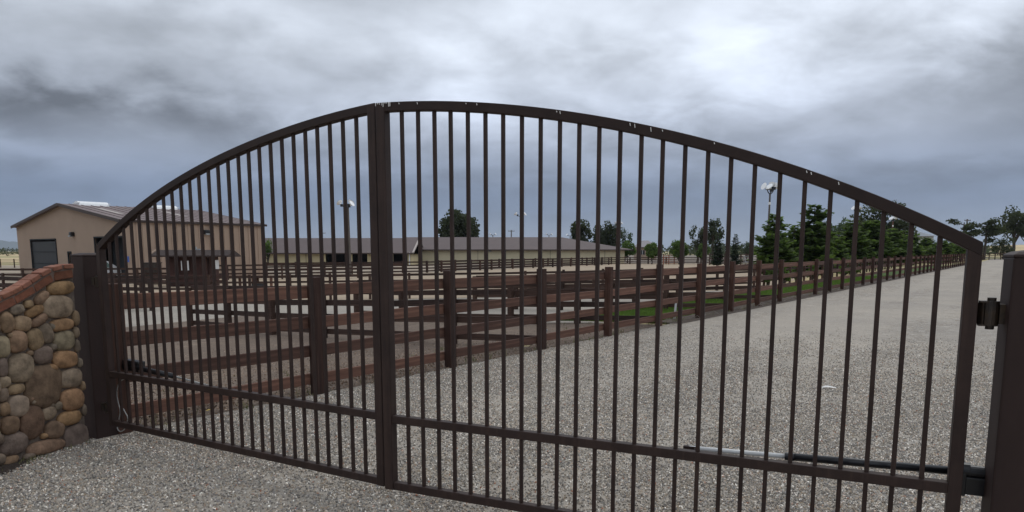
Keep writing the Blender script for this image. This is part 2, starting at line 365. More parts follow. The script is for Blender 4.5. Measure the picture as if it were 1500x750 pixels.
def fl(k, d): p = FO + FU*(k*FSP) + FN*d; return (p.x, p.y)      # fence coordinates: station, metres to its left
# base: dry grassland out to the horizon
def big_ground():
    xs = sorted(set([-9000, -5000, -2500, -1200, -600, -350, -220] + list(range(-160, 161, 4)) + [220, 350, 600, 1200, 2500, 5000, 9000]))
    ys = sorted(set([-60, -30, -10] + list(range(0, 201, 4)) + [240, 300, 400, 600, 900, 1500, 2500, 4500, 9000, 15900]))
    vs = [(x, y, ter(x, y) - .012) for y in ys for x in xs]; nx = len(xs)
    fs = [(j*nx+i, j*nx+i+1, (j+1)*nx+i+1, (j+1)*nx+i) for j in range(len(ys)-1) for i in range(nx-1)]
    mb = MB(); mb.add(vs, fs); o = mb.build('ground', M_DRY); o['kind'] = 'structure'
big_ground()
sheet('gravel_drive', M_GRAVEL, [fl(-6, 0), fl(58, 0), (112, 160), (125, 158), (60, 40), (30, -12), (-14, -12)], -14, 125, -12, 160, 24, .0)
sheet('paddock_dirt', M_DIRT, [fl(-4.5+.1*i, .10*mnoise.noise(Vector((i*.37, 0, 3)))+.05*mnoise.noise(Vector((i*.9, 2, 3)))) for i in range(87)] + [ fl(3.7, 15), fl(-3.0, 12.5), fl(-4.5, 6)], -30, 20, 0, 40, 24, .004)
sheet('paddock_gravel', M_PALE, [fl(4.15, 1.2), fl(4.6, 3.95), fl(9, 3.65), (12.2, 33.9), (2.5, 33), (-14, 31.0), (-28, 44), (-70, 60), (-60, 20), fl(-3.0, 12.5), fl(3.7, 15)], -70, 10, 5, 60, 26, .0)
sheet('grass_strip', M_GRASS, [fl(4.3, .45), fl(40, .45), fl(40, 3.6), fl(9, 3.6), fl(4.6, 4.0)], 0, 70, 10, 90, 26, .006)
sheet('fence_verge', M_DARKG, [fl(4.3, -.25), fl(44, -.25), fl(44, .46), fl(4.3, .46)], 0, 75, 10, 95, 26, .009)
sheet('riding_arena', M_SAND, [(-14.2, 31.2), (2.5, 33.2), (11.8, 33.5), fl(9, 3.7), fl(38, 12), (45, 138), (20, 133), (-9.6, 78), (-28, 68), (-28, 44.2)], -28, 60, 30, 140, 26, .002)
sheet('pen_yard', mat('yard_dirt', (.26, .21, .16), .95, scale=.15, col2=(.15, .125, .10)), [(20, 131), (46, 137), (80, 150), (160, 200), (160, 420), (10, 420), (-20, 160), (-60, 170), (-60, 118), (-14, 118)], -60, 160, 118, 420, 12, .0)
sheet('barn_yard', mat('barn_yard_dirt', (.36, .29, .21), .95, scale=.2, col2=(.27, .22, .165)), [(-28, 44.2), (-28, 68), (-9.6, 78), (20, 131), (-14, 118), (-90, 118), (-90, 48)], -90, 20, 44, 131, 20, .001)
def hillfield(name, m, pts, dz):
    mb = MB(); mb.poly([(x, y, -.75+z) for x, y, z in pts]); o = mb.build(name, m); o['kind'] = 'structure'
# low golden rise far left, seen past the metal barn
def rise(name, m, cx, cy, rx, ry, h):
    mb = MB(); n = 28; rings = 8; vs = []
    for j in range(rings+1):
        r = j/rings
        for i in range(n):
            a = 2*math.pi*i/n; z = -.76 + h*(math.cos(r*math.pi)+1)/2
            vs.append((cx+rx*r*math.cos(a), cy+ry*r*math.sin(a), z))
    fs = [(j*n+i, j*n+(i+1) % n, (j+1)*n+(i+1) % n, (j+1)*n+i) for j in range(rings) for i in range(n)]
    mb.add(vs, fs); o = mb.build(name, m, smooth=True); o['kind'] = 'structure'
rise('golden_field', M_GOLD, gx(-40, 190), 190, 60, 60, .35)
rise('golden_hill', M_GOLD, gx(1560, 700), 700, 260, 160, 9.5)
rise('golden_hill', M_GOLD, gx(-60, 420), 420, 160, 60, -.2+.6)
# blue ridges on the horizon
def ridge(D, pts, name='hills'):
    mb = MB(); vs = []
    P = []
    for i in range(len(pts)-1):
        (a, ha), (b, hb) = pts[i], pts[i+1]
        for k in range(12):
            t = k/12; P.append((a+(b-a)*t, ha+(hb-ha)*t + mnoise.noise(Vector((i*3.1+t*4, D, 0)))*1.2))
    P.append(pts[-1])
    for px, h in P:
        top = at(px, 368-h, D); x = top.x
        vs += [(x, D-600, -2), (x, D-200, top.z*.55), (x, D, top.z), (x, D+900, -2)]
    n = len(P); fs = [(4*i+j, 4*i+4+j, 4*i+5+j, 4*i+1+j) for i in range(n-1) for j in range(3)]
    mb.add(vs, fs); o = mb.build(name, M_MOUNT, smooth=True); o['kind'] = 'structure'
ridge(9000, [(-700, 10), (-300, 22), (-100, 20), (0, 16), (40, 12), (200, 5), (420, 3), (700, 2.5), (960, 3), (1150, 4), (1500, 5), (1900, 8), (2300, 5)])

# ---- loose gravel stones on the near drive (instanced: nobody could count them)
def scatter(name, poly, dens, size, m, seed, trk=True):
    bm = bmesh.new(); bm.faces.new([bm.verts.new((*p, ter(*p)+.004)) for p in poly])
    xs = [p[0] for p in poly]; ys = [p[1] for p in poly]
    for k in range(1, 44):
        bmesh.ops.bisect_plane(bm, geom=bm.verts[:]+bm.edges[:]+bm.faces[:], plane_co=(min(xs)+(max(xs)-min(xs))*k/44, 0, 0), plane_no=(1, 0, 0))
        bmesh.ops.bisect_plane(bm, geom=bm.verts[:]+bm.edges[:]+bm.faces[:], plane_co=(0, min(ys)+(max(ys)-min(ys))*k/44, 0), plane_no=(0, 1, 0))
    lay = bm.verts.layers.float.new('dens')
    for v in bm.verts:
        r = v.co.xy.length; q_ = min(1, max(0, (17-r)/12)); dd_ = perp(v.co.x, v.co.y); tk_ = max(math.exp(-((dd_-c_)/.45)**2) for c_ in (-2.4, -4.2)) if trk else 0; v[lay] = dens*q_*q_*(1-.72*tk_); v.co.z = ter(v.co.x, v.co.y)+.004
    bmesh.ops.recalc_face_normals(bm, faces=bm.faces)
    if sum(f.normal.z for f in bm.faces) < 0: bmesh.ops.reverse_faces(bm, faces=bm.faces)
    me = bpy.data.meshes.new(name); bm.to_mesh(me); bm.free()
    o = link(name, me); tag(o, kind='stuff')
    g = bpy.data.node_groups.new(name, 'GeometryNodeTree'); g.interface.new_socket('Geometry', in_out='INPUT', socket_type='NodeSocketGeometry'); g.interface.new_socket('Geometry', in_out='OUTPUT', socket_type='NodeSocketGeometry')
    A = g.nodes; K = g.links
    gi = A.new('NodeGroupInput'); go = A.new('NodeGroupOutput')
    dp = A.new('GeometryNodeDistributePointsOnFaces'); dp.inputs['Seed'].default_value = seed
    na = A.new('GeometryNodeInputNamedAttribute'); na.data_type = 'FLOAT'; na.inputs['Name'].default_value = 'dens'
    # patchy density
    ns = A.new('ShaderNodeTexNoise'); ns.inputs['Scale'].default_value = 1.1; ns.inputs['Detail'].default_value = 4
    mr = A.new('ShaderNodeMapRange'); mr.inputs['From Min'].default_value = .38; mr.inputs['From Max'].default_value = .62; mr.inputs['To Min'].default_value = .25; mr.inputs['To Max'].default_value = 1.25
    K.new(ns.outputs[0], mr.inputs['Value']); mu = A.new('ShaderNodeMath'); mu.operation = 'MULTIPLY'
    K.new(na.outputs[0], mu.inputs[0]); K.new(mr.outputs[0], mu.inputs[1]); K.new(mu.outputs[0], dp.inputs['Density'])
    ico = A.new('GeometryNodeMeshIcoSphere'); ico.inputs['Radius'].default_value = 1.0; ico.inputs['Subdivisions'].default_value = 1
    sm = A.new('GeometryNodeSetMaterial'); sm.inputs['Material'].default_value = m
    iop = A.new('GeometryNodeInstanceOnPoints')
    rr = A.new('FunctionNodeRandomValue'); rr.data_type = 'FLOAT_VECTOR'; rr.inputs[0].default_value = (0, 0, 0); rr.inputs[1].default_value = (6.28, 6.28, 6.28)
    rs = A.new('FunctionNodeRandomValue'); rs.data_type = 'FLOAT_VECTOR'; rs.inputs[0].default_value = tuple(size*k for k in (.5, .4, .25)); rs.inputs[1].default_value = tuple(size*k for k in (1.3, 1.0, .6)); rs.inputs['Seed'].default_value = 5
    K.new(gi.outputs[0], dp.inputs['Mesh']); K.new(dp.outputs['Points'], iop.inputs['Points'])
    K.new(ico.outputs['Mesh'], sm.inputs['Geometry']); K.new(sm.outputs[0], iop.inputs['Instance'])
    K.new(rr.outputs[0], iop.inputs['Rotation']); K.new(rs.outputs[0], iop.inputs['Scale'])
    K.new(iop.outputs['Instances'], go.inputs[0])
    md = o.modifiers.new('scatter', 'NODES'); md.node_group = g
    return o
scatter('gravel', [fl(-5, -.1), fl(4.6, -.1), (11.5, 15), (4, 2.5), (-4.5, 2.5), (-5.2, 4.2)], 7000, .0102, M_PEB, 3)

def brown_pebbles():
    m = M_PEB.copy(); m.name = 'brown_pebbles'
    for n in m.node_tree.nodes:
        if n.type == 'VALTORGB' and len(n.color_ramp.elements) > 4:
            for e in n.color_ramp.elements: c = e.color; e.color = (c[0]*.50, c[1]*.40, c[2]*.33, 1)
    return m
scatter('stony_soil', [fl(-4.2, .05), fl(4.6, -.15), fl(4.1, 6), fl(-3.5, 7)], 1500, .014, brown_pebbles(), 8, trk=False)
# ================================================================== gate
S = 1.418; STEP = .1143
def z1(z): return HC + (z - HC)*S
LO = Vector((-2.3757*S, 4.1436*S)); LU = Vector((math.cos(-.5253), math.sin(-.5253)))
RO = Vector((-.4731*S, 3.0311*S)); RU = Vector((.0731, -.0339)).normalized()
ARC_L = [(-2.88, 1.707), (-1.86, 1.765), (.34, 1.848), (2.17, 1.921), (3.92, 1.986), (7.18, 2.081), (10.71, 2.160), (13.47, 2.210), (16.06, 2.254), (18.49, 2.287), (20.77, 2.312), (22.93, 2.330), (24.96, 2.341), (25.9, 2.343)]
ARC_R = [(-1.55, 2.336), (.5, 2.33), (2.18, 2.319), (4.57, 2.298), (6.47, 2.275), (8.29, 2.25), (9.69, 2.225), (11.7, 2.187), (13.62, 2.146), (15.46, 2.103), (17.22, 2.056), (18.35, 2.028), (20.07, 1.975), (21.64, 1.918), (23.16, 1.859), (24.63, 1.796), (26.26, 1.737)]
def gate_leaf(o, u, arc, k0, k1, s_h, s_m, wh, wm, label):
    n = Vector((-u.y, u.x))       # towards the paddocks
    t = thing('gate_leaf', label, 'gate', 'leaves of the arched driveway gate', (o.x + u.x*s_h, o.y + u.y*s_h, 0))
    pf = np.polyfit([a*STEP for a, b in arc], [z1(b) for a, b in arc], 4); top = lambda s: float(np.polyval(pf, s))
    P = lambda s, z, q=0.0: Vector((o.x + u.x*s + n.x*q, o.y + u.y*s + n.y*q, z))
    lo, hi = min(s_h, s_m), max(s_h, s_m); H = .052; B0 = .143; M0 = .590
    e0 = lo - (wh if s_h < s_m else wm)/2; e1 = hi + (wh if s_h > s_m else wm)/2
    # stiles
    for nm, s, w in (('hinge_stile', s_h, wh), ('meeting_stile', s_m, wm)):
        mb = MB(); a = s-w/2; b = s+w/2
        vs = [P(a, B0, -w/2), P(b, B0, -w/2), P(b, B0, w/2), P(a, B0, w/2), P(a, top(a)-.004, -w/2), P(b, top(b)-.004, -w/2), P(b, top(b)-.004, w/2), P(a, top(a)-.004, w/2)]
        mb.add(vs, [(0, 3, 2, 1), (4, 5, 6, 7), (0, 1, 5, 4), (1, 2, 6, 5), (2, 3, 7, 6), (3, 0, 4, 7)])
        mb.build(nm, M_STEEL, t, bevel=.004)
    i0 = lo + (wh if s_h < s_m else wm)/2; i1 = hi - (wh if s_h > s_m else wm)/2
    # arched top rail
    mb = MB(); nseg = 30; vs = []
    for i in range(nseg+1):
        s = e0 + .0015 + (e1-e0-.003)*i/nseg; sl_ = (top(s+.01)-top(s-.01))/.02; T = Vector((1, sl_)).normalized(); q = H*1.03
        s2 = s + T.y*q*0; z = top(s); zb = z - q*math.sqrt(1+sl_*sl_)
        vs += [P(s2, z, -.029), P(s2, z, .029), P(s2, zb, .029), P(s2, zb, -.029)]
    fs = [(4*i+j, 4*i+(j+1) % 4, 4*i+4+(j+1) % 4, 4*i+4+j) for i in range(nseg) for j in range(4)] + [(0, 1, 2, 3), (4*nseg+3, 4*nseg+2, 4*nseg+1, 4*nseg)]
    mb.add(vs, fs); mb.build('top_rail', M_STEELCHIP, t, bevel=.004, label='arched top rail with pale paint chips')
    MB().bar(P(i0-.001, M0+.026), P(i1+.001, M0+.026), .05, .052).build('middle_rail', M_STEEL, t, bevel=.004)
    MB().bar(P(i0-.001, B0+.026), P(i1+.001, B0+.026), .05, .052).build('bottom_rail', M_STEEL, t, bevel=.004)
    rr = random.Random(int(k1))
    for k in range(k0, k1+1):
        s = k*STEP + rr.uniform(-.002, .002)
        sl_ = (top(s+.01)-top(s-.01))/.02; zt = top(s) - .056*math.sqrt(1+sl_*sl_) + .006
        lean = rr.uniform(-.003, .003)
        w = .0205
        for a, b in ((B0+.050, M0+.002), (M0+.050, zt)):
            pass
        mb = MB(); mb.bar(P(s+lean, B0+.050), P(s, zt), w, w, up=Vector((n.x, n.y, 0)))
        mb.build('bar', M_STEEL, t, bevel=.002)
    # weld beads / droppings on the top rail
    return t, P, top
gl, PL, topL = gate_leaf(LO, LU, ARC_L, -1, 24, -.25, 2.895, .058, .0635, 'left leaf of the arched brown steel gate, hung beside the stone wall')
gr, PR, topR = gate_leaf(RO, RU, ARC_R, 0, 25, 2.99, -.139, .055, .0635, 'right leaf of the arched brown steel gate, reaching the right-hand post')
# pale drips at the meeting corner and along the top rail
dr = MB(); rr = random.Random(3)
for k in range(9):
    s = -.165 + k*.013 + rr.uniform(-.004, .004); h = rr.uniform(.006, .028)
    z = topR(s) - .003
    dr.bar(PR(s, z, -.0335), PR(s+rr.uniform(-.003, .003), z-h, -.0335), .0030, rr.uniform(.002, .005), up=Vector((RU.x, RU.y, 0)))
for s, h in ((.0, .009), (.13, .012), (.46, .008), (.53, .011), (1.02, .008), (1.04, .014), (1.43, .015), (1.455, .020), (1.54, .022), (1.60, .009), (1.86, .008), (2.29, .011), (2.31, .012), (2.43, .013)):
    z = topR(s) - .008
    dr.bar(PR(s, z, -.0305), PR(s+.003, z-h, -.0305), .0025, .0035, up=Vector((RU.x, RU.y, 0)))
dr.build('droppings', M_BONE, gr, label='white bird droppings and chips on the top rail')['kind'] = 'stuff'

# ---- gate posts
GP = math.radians(-27.0)
def gate_post(x, y, u, w, h, label, corner):
    n = Vector((-u.y, u.x)); c = Vector((x, y)) + u*(w/2)*corner[0] + n*(w/2)*corner[1]
    t = thing('gate_post', label, 'gate post', 'posts of the driveway gate', (c.x, c.y, 0))
    M = Matrix.Rotation(math.atan2(u.y, u.x), 3, 'Z')
    MB().box((c.x, c.y, h/2-.1), (w, w, h+.2), M).build('post', M_POST, t, bevel=.010)
    mb = MB(); n2 = 0; vs = []
    for k, (r, z) in enumerate(((w/2+.003, 0), (w/2+.003, .012), (w/2*.8, .024), (w/2*.4, .031))):
        for a, b in ((-1, -1), (1, -1), (1, 1), (-1, 1)): vs.append(Vector((c.x, c.y, h-.002+z)) + M @ Vector((a*r, b*r, 0)))
    fs = [(4*i+j, 4*i+(j+1) % 4, 4*i+4+(j+1) % 4, 4*i+4+j) for i in range(3) for j in range(4)] + [(0, 1, 2, 3), (12, 13, 14, 15)]
    mb.add(vs, fs); mb.build('cap', M_POST, t, bevel=.003)
    return t, c
pl, cl = gate_post(-3.95, 6.15, LU, .2, 1.655, 'brown steel gate post against the end of the river stone wall', (1, 1))
pr, cr = gate_post(2.205, 3.085, RU, .2, 1.675, 'brown steel gate post cut off by the right edge of the photo', (1, -1))
# ---- hinges
def hinge(post, P, s, z, side, big):
    k = 1.0 if big else .8
    b = P(s, z); ps = P(s + side*.062, z)
    h = MB().tube([P(s+side*.0, z-.055*k), P(s+side*.0, z+.055*k)], .030*k, 14)
    o = h.build('hinge', M_OILY, post, smooth=False, label='greasy barrel hinge')
    MB().tube([P(s, z+.055*k), P(s, z+.070*k)], .017*k, 6).build('hinge_bolt', M_OILY, o); MB().tube([P(s, z-.070*k), P(s, z-.055*k)], .017*k, 6).build('hinge_bolt', M_OILY, o)
    MB().bar(P(s+side*.028, z), P(s+side*.075, z), .05*k, .085*k).build('hinge_plate', M_OILY, o)
    mb = MB()
    for dz in (-.052*k, .052*k): mb.bar(P(s-side*.045, z+dz), P(s+side*.012, z+dz), .045, .007)
    mb.bar(P(s-side*.041, z-.048*k), P(s-side*.041, z+.048*k), .045, .006, up=Vector((1, 0, 0)))
    mb.bar(P(s-side*.038, z), P(s-side*.02, z), .02, .008)
    mb.build('hinge_bracket', M_OILY, o)
sh, zh = plane_hit(1446, 459, RO, RU)
hinge(pr, PR, 3.071, zh, 1, True)
hinge(pr, PR, 3.071, .30, 1, True)
for px_, py_ in ((139, 412), (155, 596)):
    s_, z_ = plane_hit(px_, py_, LO, LU)
    hinge(pl, PL, -.33, z_, -1, False)

# ---- gate openers
def opener(t, P, post_s, side, z, tail, rodend, split, label, off=.085, rz=0):
    a = P(post_s, z, off); e = P(rodend, z-.004, off*.75); m = a.lerp(e, split)
    MB().tube([a, m], .0235, 14).build('arm_tube', M_BLACK, t, smooth=True)
    MB().tube([m, e], .011, 10).build('push_rod', M_WHITE, t, smooth=True, label='bright extending rod')
    MB().tube([m.lerp(a, .04), m.lerp(e, .02)], .0255, 14).build('collar', M_BLACK, t)
    MB().bar(P(rodend-.03, z-.004, off*.72), P(rodend+.02, z-.004, off*.72), .03, .03).bar(P(rodend, z-.004, off*.72), P(rodend, z-.004, .025), .02, .012).build('clevis', M_STEEL, t)
ot = thing('gate_opener', 'black and white swing gate opener behind the middle rail of the right leaf', 'gate opener', 'swing gate openers', PR(3.2, 0, .1))
so_, zo_ = plane_hit(1405, 690.5, RO + Vector((-RU.y, RU.x))*.10, RU)
s2_, z2_ = plane_hit(1010, 656, RO + Vector((-RU.y, RU.x))*.06, RU)
s3_, z3_ = plane_hit(1152, 668, RO + Vector((-RU.y, RU.x))*.08, RU)
A_ = PR(so_, zo_, .10); E_ = PR(s2_, z2_, .06); M_ = A_.lerp(E_, (so_-s3_)/(so_-s2_))
MB().tube([A_, M_], .0195, 16).build('arm_tube', M_BLACK, ot, smooth=True)
MB().tube([M_, E_], .0125, 10).build('push_rod', M_WHITE, ot, smooth=True, label='bright extending rod')
MB().tube([M_.lerp(A_, .05), M_.lerp(A_, -.01)], .021, 16).build('collar', M_BLACK, ot)
MB().bar(E_+Vector((-.03, .012, 0)), E_+Vector((.05, -.02, 0)), .026, .022).build('clevis', M_STEEL, ot)
hd = MB(); hs = so_ + .02
hd.tube([PR(hs-.02, zo_+.01, .10), PR(hs+.02, zo_+.01, .10)], .036, 18)
hd.build('end_cap', M_BLACK, ot, bevel=.002)
MB().tube([PR(hs+.02, zo_+.006, .10), PR(hs+.24, zo_+.006, .10)], .029, 16).build('motor_tube', M_BLACK, ot)
MB().bar(PR(hs-.015, zo_-.058, .10), PR(hs+.24, zo_-.058, .10), .06, .085).build('gearbox', M_BLACK, ot, bevel=.006)
MB().bar(PR(hs-.018, zo_-.055, .10), PR(hs+.006, zo_-.055, .10), .068, .105).build('mounting_flange', M_BLACK, ot, bevel=.003)
ol = thing('gate_opener', 'black swing gate opener behind the left leaf with a hanging cable', 'gate opener', 'swing gate openers', PL(-.2, 0, .3))
offL = LO + Vector((-LU.y, LU.x))*.22
sa, za = plane_hit(187, 536, offL, LU); sb, zb = plane_hit(255, 551, LO + Vector((-LU.y, LU.x))*.16, LU); sc_, zc_ = plane_hit(312, 567, LO + Vector((-LU.y, LU.x))*.08, LU)
a_ = PL(sa, za, .22); b_ = PL(sb, zb, .16); c_ = PL(sc_, zc_, .08)
MB().tube([a_, b_], .024, 12).build('arm_tube', M_BLACK, ol, smooth=True)
MB().tube([b_, c_], .009, 8).build('push_rod', M_CABLE, ol, smooth=True)
MB().bar(a_+Vector((-.03, .02, .012)), a_+Vector((.17, -.07, .004)), .08, .10).build('gearbox', M_BLACK, ol, bevel=.012)
MB().bar(a_+Vector((-.22, .10, -.0)), a_+Vector((.02, -.0, -.01)), .03, .03).build('mounting_arm', M_BLACK, ol)
def cable_pts(px, q):
    out = []
    for x, y in px:
        s, z = plane_hit(x, y, LO + Vector((-LU.y, LU.x))*q, LU); out.append(PL(s, z, q))
    return out
def smooth_path(P, n=6):
    out = []
    for i in range(len(P)-1):
        p0 = P[max(i-1, 0)]; p1 = P[i]; p2 = P[i+1]; p3 = P[min(i+2, len(P)-1)]
        for k in range(n):
            t = k/n; out.append(.5*((2*p1) + (p2-p0)*t + (2*p0-5*p1+4*p2-p3)*t*t + (3*p1-p0-3*p2+p3)*t*t*t))
    out.append(P[-1]); return out
MB().tube(smooth_path(cable_pts([(184, 554), (176, 559), (172, 568), (171, 580), (174, 593), (176, 602), (174, 615), (172, 627), (176, 632), (182, 629), (185, 621), (187, 612), (184, 605), (180, 598)], .055)), .0048, 6).build('cable', M_CABLE, ol, smooth=True, label='looping grey power cable')

# ================================================================== river stone wall with brick cap
WO = Vector((-3.855, 5.945)); WU = Vector((-.17, -.75)).normalized(); WN = Vector((-WU.y, WU.x)) # WN to the drive
if WN.x < 0: WN = -WN
def WP(s, z, q=0.0): return Vector((WO.x + WU.x*s + WN.x*q, WO.y + WU.y*s + WN.y*q, z))
wall = thing('stone_wall', 'curved wing wall of rounded river stones with a red brick cap', 'wall', None, (WO.x, WO.y, 0))
capt = [(0.0, plane_hit(106, 407, WO, WU)[1])]
for p in ((103, 407), (81, 409), (62, 419), (41, 434), (20, 446), (0, 455)): s_, z_ = plane_hit(*p, WO, WU); capt.append((s_, z_))
s_end, z_end = capt[-1]
for k in range(1, 7): capt.append((s_end + .2*k, z_end - .10*k + .006*k*k))
def capz(s):
    for (a, za_), (b, zb_) in zip(capt, capt[1:]):
        if s <= b: t = max(0, (s-a)/(b-a+1e-9)); return za_ + (zb_-za_)*t
    return capt[-1][1]
WL = s_end + 1.1
mb = MB(); n = 30; vs = []
for i in range(n+1):
    s = -.05 + (WL+.05)*i/n
    vs += [WP(s, -.2, 0), WP(s, capz(s), 0), WP(s, capz(s), -.045), WP(s, -.2, -.045)]
mb.add(vs, [(4*i+j, 4*i+(j+1) % 4, 4*i+4+(j+1) % 4, 4*i+4+j) for i in range(n) for j in range(4)] + [(0, 1, 2, 3), (4*n+3, 4*n+2, 4*n+1, 4*n)])
mb.build('mortar', M_MORTAR, wall)
STONES = [(87,421.6,38,20,-5,0),(59,436,24,13,-35,1),(83,449,45,32,5,2),(39.5,445.5,13,12,0,1),(22.5,453,21,15,-8,3),(48.5,455.5,27,14,-22,0),(55.5,469,27,14,-25,1),(88.5,475.5,35,18,0,0),
 (8,472,20,31,0,1),(30,474,26,23,10,1),(65,488,20,30,-15,3),(92,499,30,29,0,2),(24,500,27,33,0,1),(49,497,23,31,-10,1),(1,508,22,32,0,2),(109,466,9,22,0,1),(109.5,487,8,16,0,2),(111,507,7,18,0,3),
 (61,520,28,26,0,4),(29,539,37,43,10,2),(1,538,15,28,0,4),(62,566,53,62,8,5),(93,526,35,26,8,0),(75.5,538,15,9,30,0),(102,554,34,28,6,2),(21.5,570,25,15,0,1),(4,559.5,18,17,0,2),(2,578,15,22,0,4),
 (25,594,31,31,10,2),(4,599,16,20,-10,1),(104,585,34,32,6,0),(82,594.5,13,13,0,3),(69,604.5,21,20,-15,2),(100,612,35,21,5,0),(45,617.5,33,48,5,5),(12.5,622,27,27,0,1),(78,629.5,28,26,15,1),
 (62.5,638.5,10,8,0,0),(109.5,642,35,42,-5,3),(66,654,55,20,6,1),(18,650,42,32,0,4),(42,517,8,8,0,1),(76,508,9,10,0,3),(115,531,6,14,0,3),(119,565,6,14,0,1),(121,600,6,16,0,3),(74,478,8,10,0,3),(12,491,7,7,0,1),
 (44,583,9,8,0,1),(73,583+10,8,7,0,3),(46,588,7,8,0,2),(-14,480,22,22,0,1),(-16,520,24,30,0,2),(-15,560,22,26,0,1),(-14,600,24,28,0,5),(-15,640,26,26,0,2),(-17,676,30,26,0,1),(12,674,26,14,0,1),(41,668,18,10,0,3)]
SCOL = [(.35, .22, .125), (.28, .195, .13), (.30, .245, .18), (.235, .19, .15), (.19, .15, .12), (.19, .128, .09)]
rs = random.Random(11)
def stone(s, z, a, b, rot, c, dep):
    bm = bmesh.new(); bmesh.ops.create_icosphere(bm, subdivisions=3, radius=1)
    sd = rs.uniform(0, 100); rot = math.radians(rot)
    for v in bm.verts:
        p = v.co.copy(); sq = 1/max(1e-6, (abs(p.x)**2.6 + abs(p.y)**2.6 + abs(p.z)**2.6)**(1/2.6))
        p = p*sq; nse = 1 + .11*mnoise.noise(p*1.1 + Vector((sd, 0, 0))) + .04*mnoise.noise(p*2.7 + Vector((0, sd, 0)))
        x = p.x*a*nse; y = p.y*b*nse; q = p.z*dep
        v.co = WP(s + x*math.cos(rot) - y*math.sin(rot), z + x*math.sin(rot) + y*math.cos(rot), .008 + q)
    bmesh.ops.recalc_face_normals(bm, faces=bm.faces)
    me = bpy.data.meshes.new('stone'); bm.to_mesh(me); bm.free(); me.polygons.foreach_set('use_smooth', [True]*len(me.polygons)); me.materials.append(M_STONE)
    o = link('stone', me, wall); k = rs.uniform(.82, 1.15); cc = SCOL[c]; o.color = (cc[0]*k, cc[1]*k*rs.uniform(.95, 1.05), cc[2]*k*rs.uniform(.90, 1.02), 1)
for (x, y, w, h, r, c) in STONES:
    s0, z0 = plane_hit(x, y, WO, WU); sl0, _ = plane_hit(x-w/2, y, WO, WU); sr0, _ = plane_hit(x+w/2, y, WO, WU); _, zt0 = plane_hit(x, y-h/2, WO, WU); _, zb0 = plane_hit(x, y+h/2, WO, WU)
    a = abs(sl0-sr0)/2; b = abs(zt0-zb0)/2
    stone(s0, z0, a*1.04, b*1.04, r, c, min(.042, .026+.22*min(a, b)))
placed = []
for k in range(600):        # the rest of the wall, beyond the left edge of the photo
    s = rs.uniform(s_end+.14, WL-.05); z = rs.uniform(.0, 1.2); r = rs.uniform(.045, .09)
    if z + r > capz(s) - .01 or any((s-p[0])**2+(z-p[1])**2 < (r+p[2])**2*.9 for p in placed): continue
    placed.append((s, z, r)); stone(s, z, r, r*rs.uniform(.7, 1), rs.uniform(-20, 20), rs.randrange(6), .05)
    if len(placed) > 60: break
# brick cap: lower stretcher course, upper header course
def cap_course(dz0, h, ln, q0, q1, cols, s_start, name_m):
    s = s_start
    gap = .008
    def C2(s): return s, capz(s)
    while s < WL - ln:
        s2 = s; acc = 0
        while acc < ln and s2 < WL: 
            d = math.hypot(.004, capz(s2+.004)-capz(s2)); acc += d; s2 += .004
        a = Vector(C2(s)); b = Vector(C2(s2)); T = (b-a).normalized(); Nn = Vector((-T.y, T.x))
        if Nn.y < 0: Nn = -Nn
        aa = a + T*gap/2; bb = b - T*gap/2
        prof = [aa + Nn*dz0, bb + Nn*dz0, bb + Nn*(dz0+h), aa + Nn*(dz0+h)]
        mb = MB(); mb.add([WP(p.x, p.y, q1) for p in prof] + [WP(p.x, p.y, q0) for p in prof], [(0, 1, 2, 3), (7, 6, 5, 4), (0, 4, 5, 1), (1, 5, 6, 2), (2, 6, 7, 3), (3, 7, 4, 0)])
        o = mb.build('brick', M_BRICK, wall, bevel=.006); k = rs.uniform(.85, 1.15); o.color = (cols[0]*k, cols[1]*k, cols[2]*k*rs.uniform(.9, 1.1), 1)
        s = s2
cap_course(.004, .074, .195, -.055, .035, (.20, .078, .046), -.03, 'b')
cap_course(.084, .038, .098, -.06, .05, (.25, .108, .068), -.03, 'b')  # same brick, lighter: light falling on the cap's top put into the colour
mb = MB(); vs = []
for i in range(n+1):
    s = -.028 + (WL-.1)*i/n; z = capz(s)
    vs += [WP(s, z-.004, .026), WP(s, z+.114, .040), WP(s, z+.114, -.05), WP(s, z-.004, -.045)]
mb.add(vs, [(4*i+j, 4*i+(j+1) % 4, 4*i+4+(j+1) % 4, 4*i+4+j) for i in range(n) for j in range(4)] + [(0, 1, 2, 3), (4*n+3, 4*n+2, 4*n+1, 4*n)])
mb.build('cap_mortar', M_BMORT, wall)
# dark soil heaped against the foot of the wall
mb = MB(); vs = []
for i in range(13):
    s = .45 + i*.13; w = .16*math.sin(min(1, i/4)*math.pi/2)
    vs += [WP(s, .07*min(1, i/4)+.002, .0), WP(s, .045*min(1, i/4)+.002, w*.5), WP(s, .001, w+.02)]
mb.add(vs, [(3*i+j, 3*i+1+j, 3*i+4+j, 3*i+3+j) for i in range(12) for j in range(2)])
o = mb.build('soil', mat('dark_soil', (.035, .024, .018), .95, var=.4, scale=30, bump=.8, bscale=80), smooth=True); o['kind'] = 'structure'

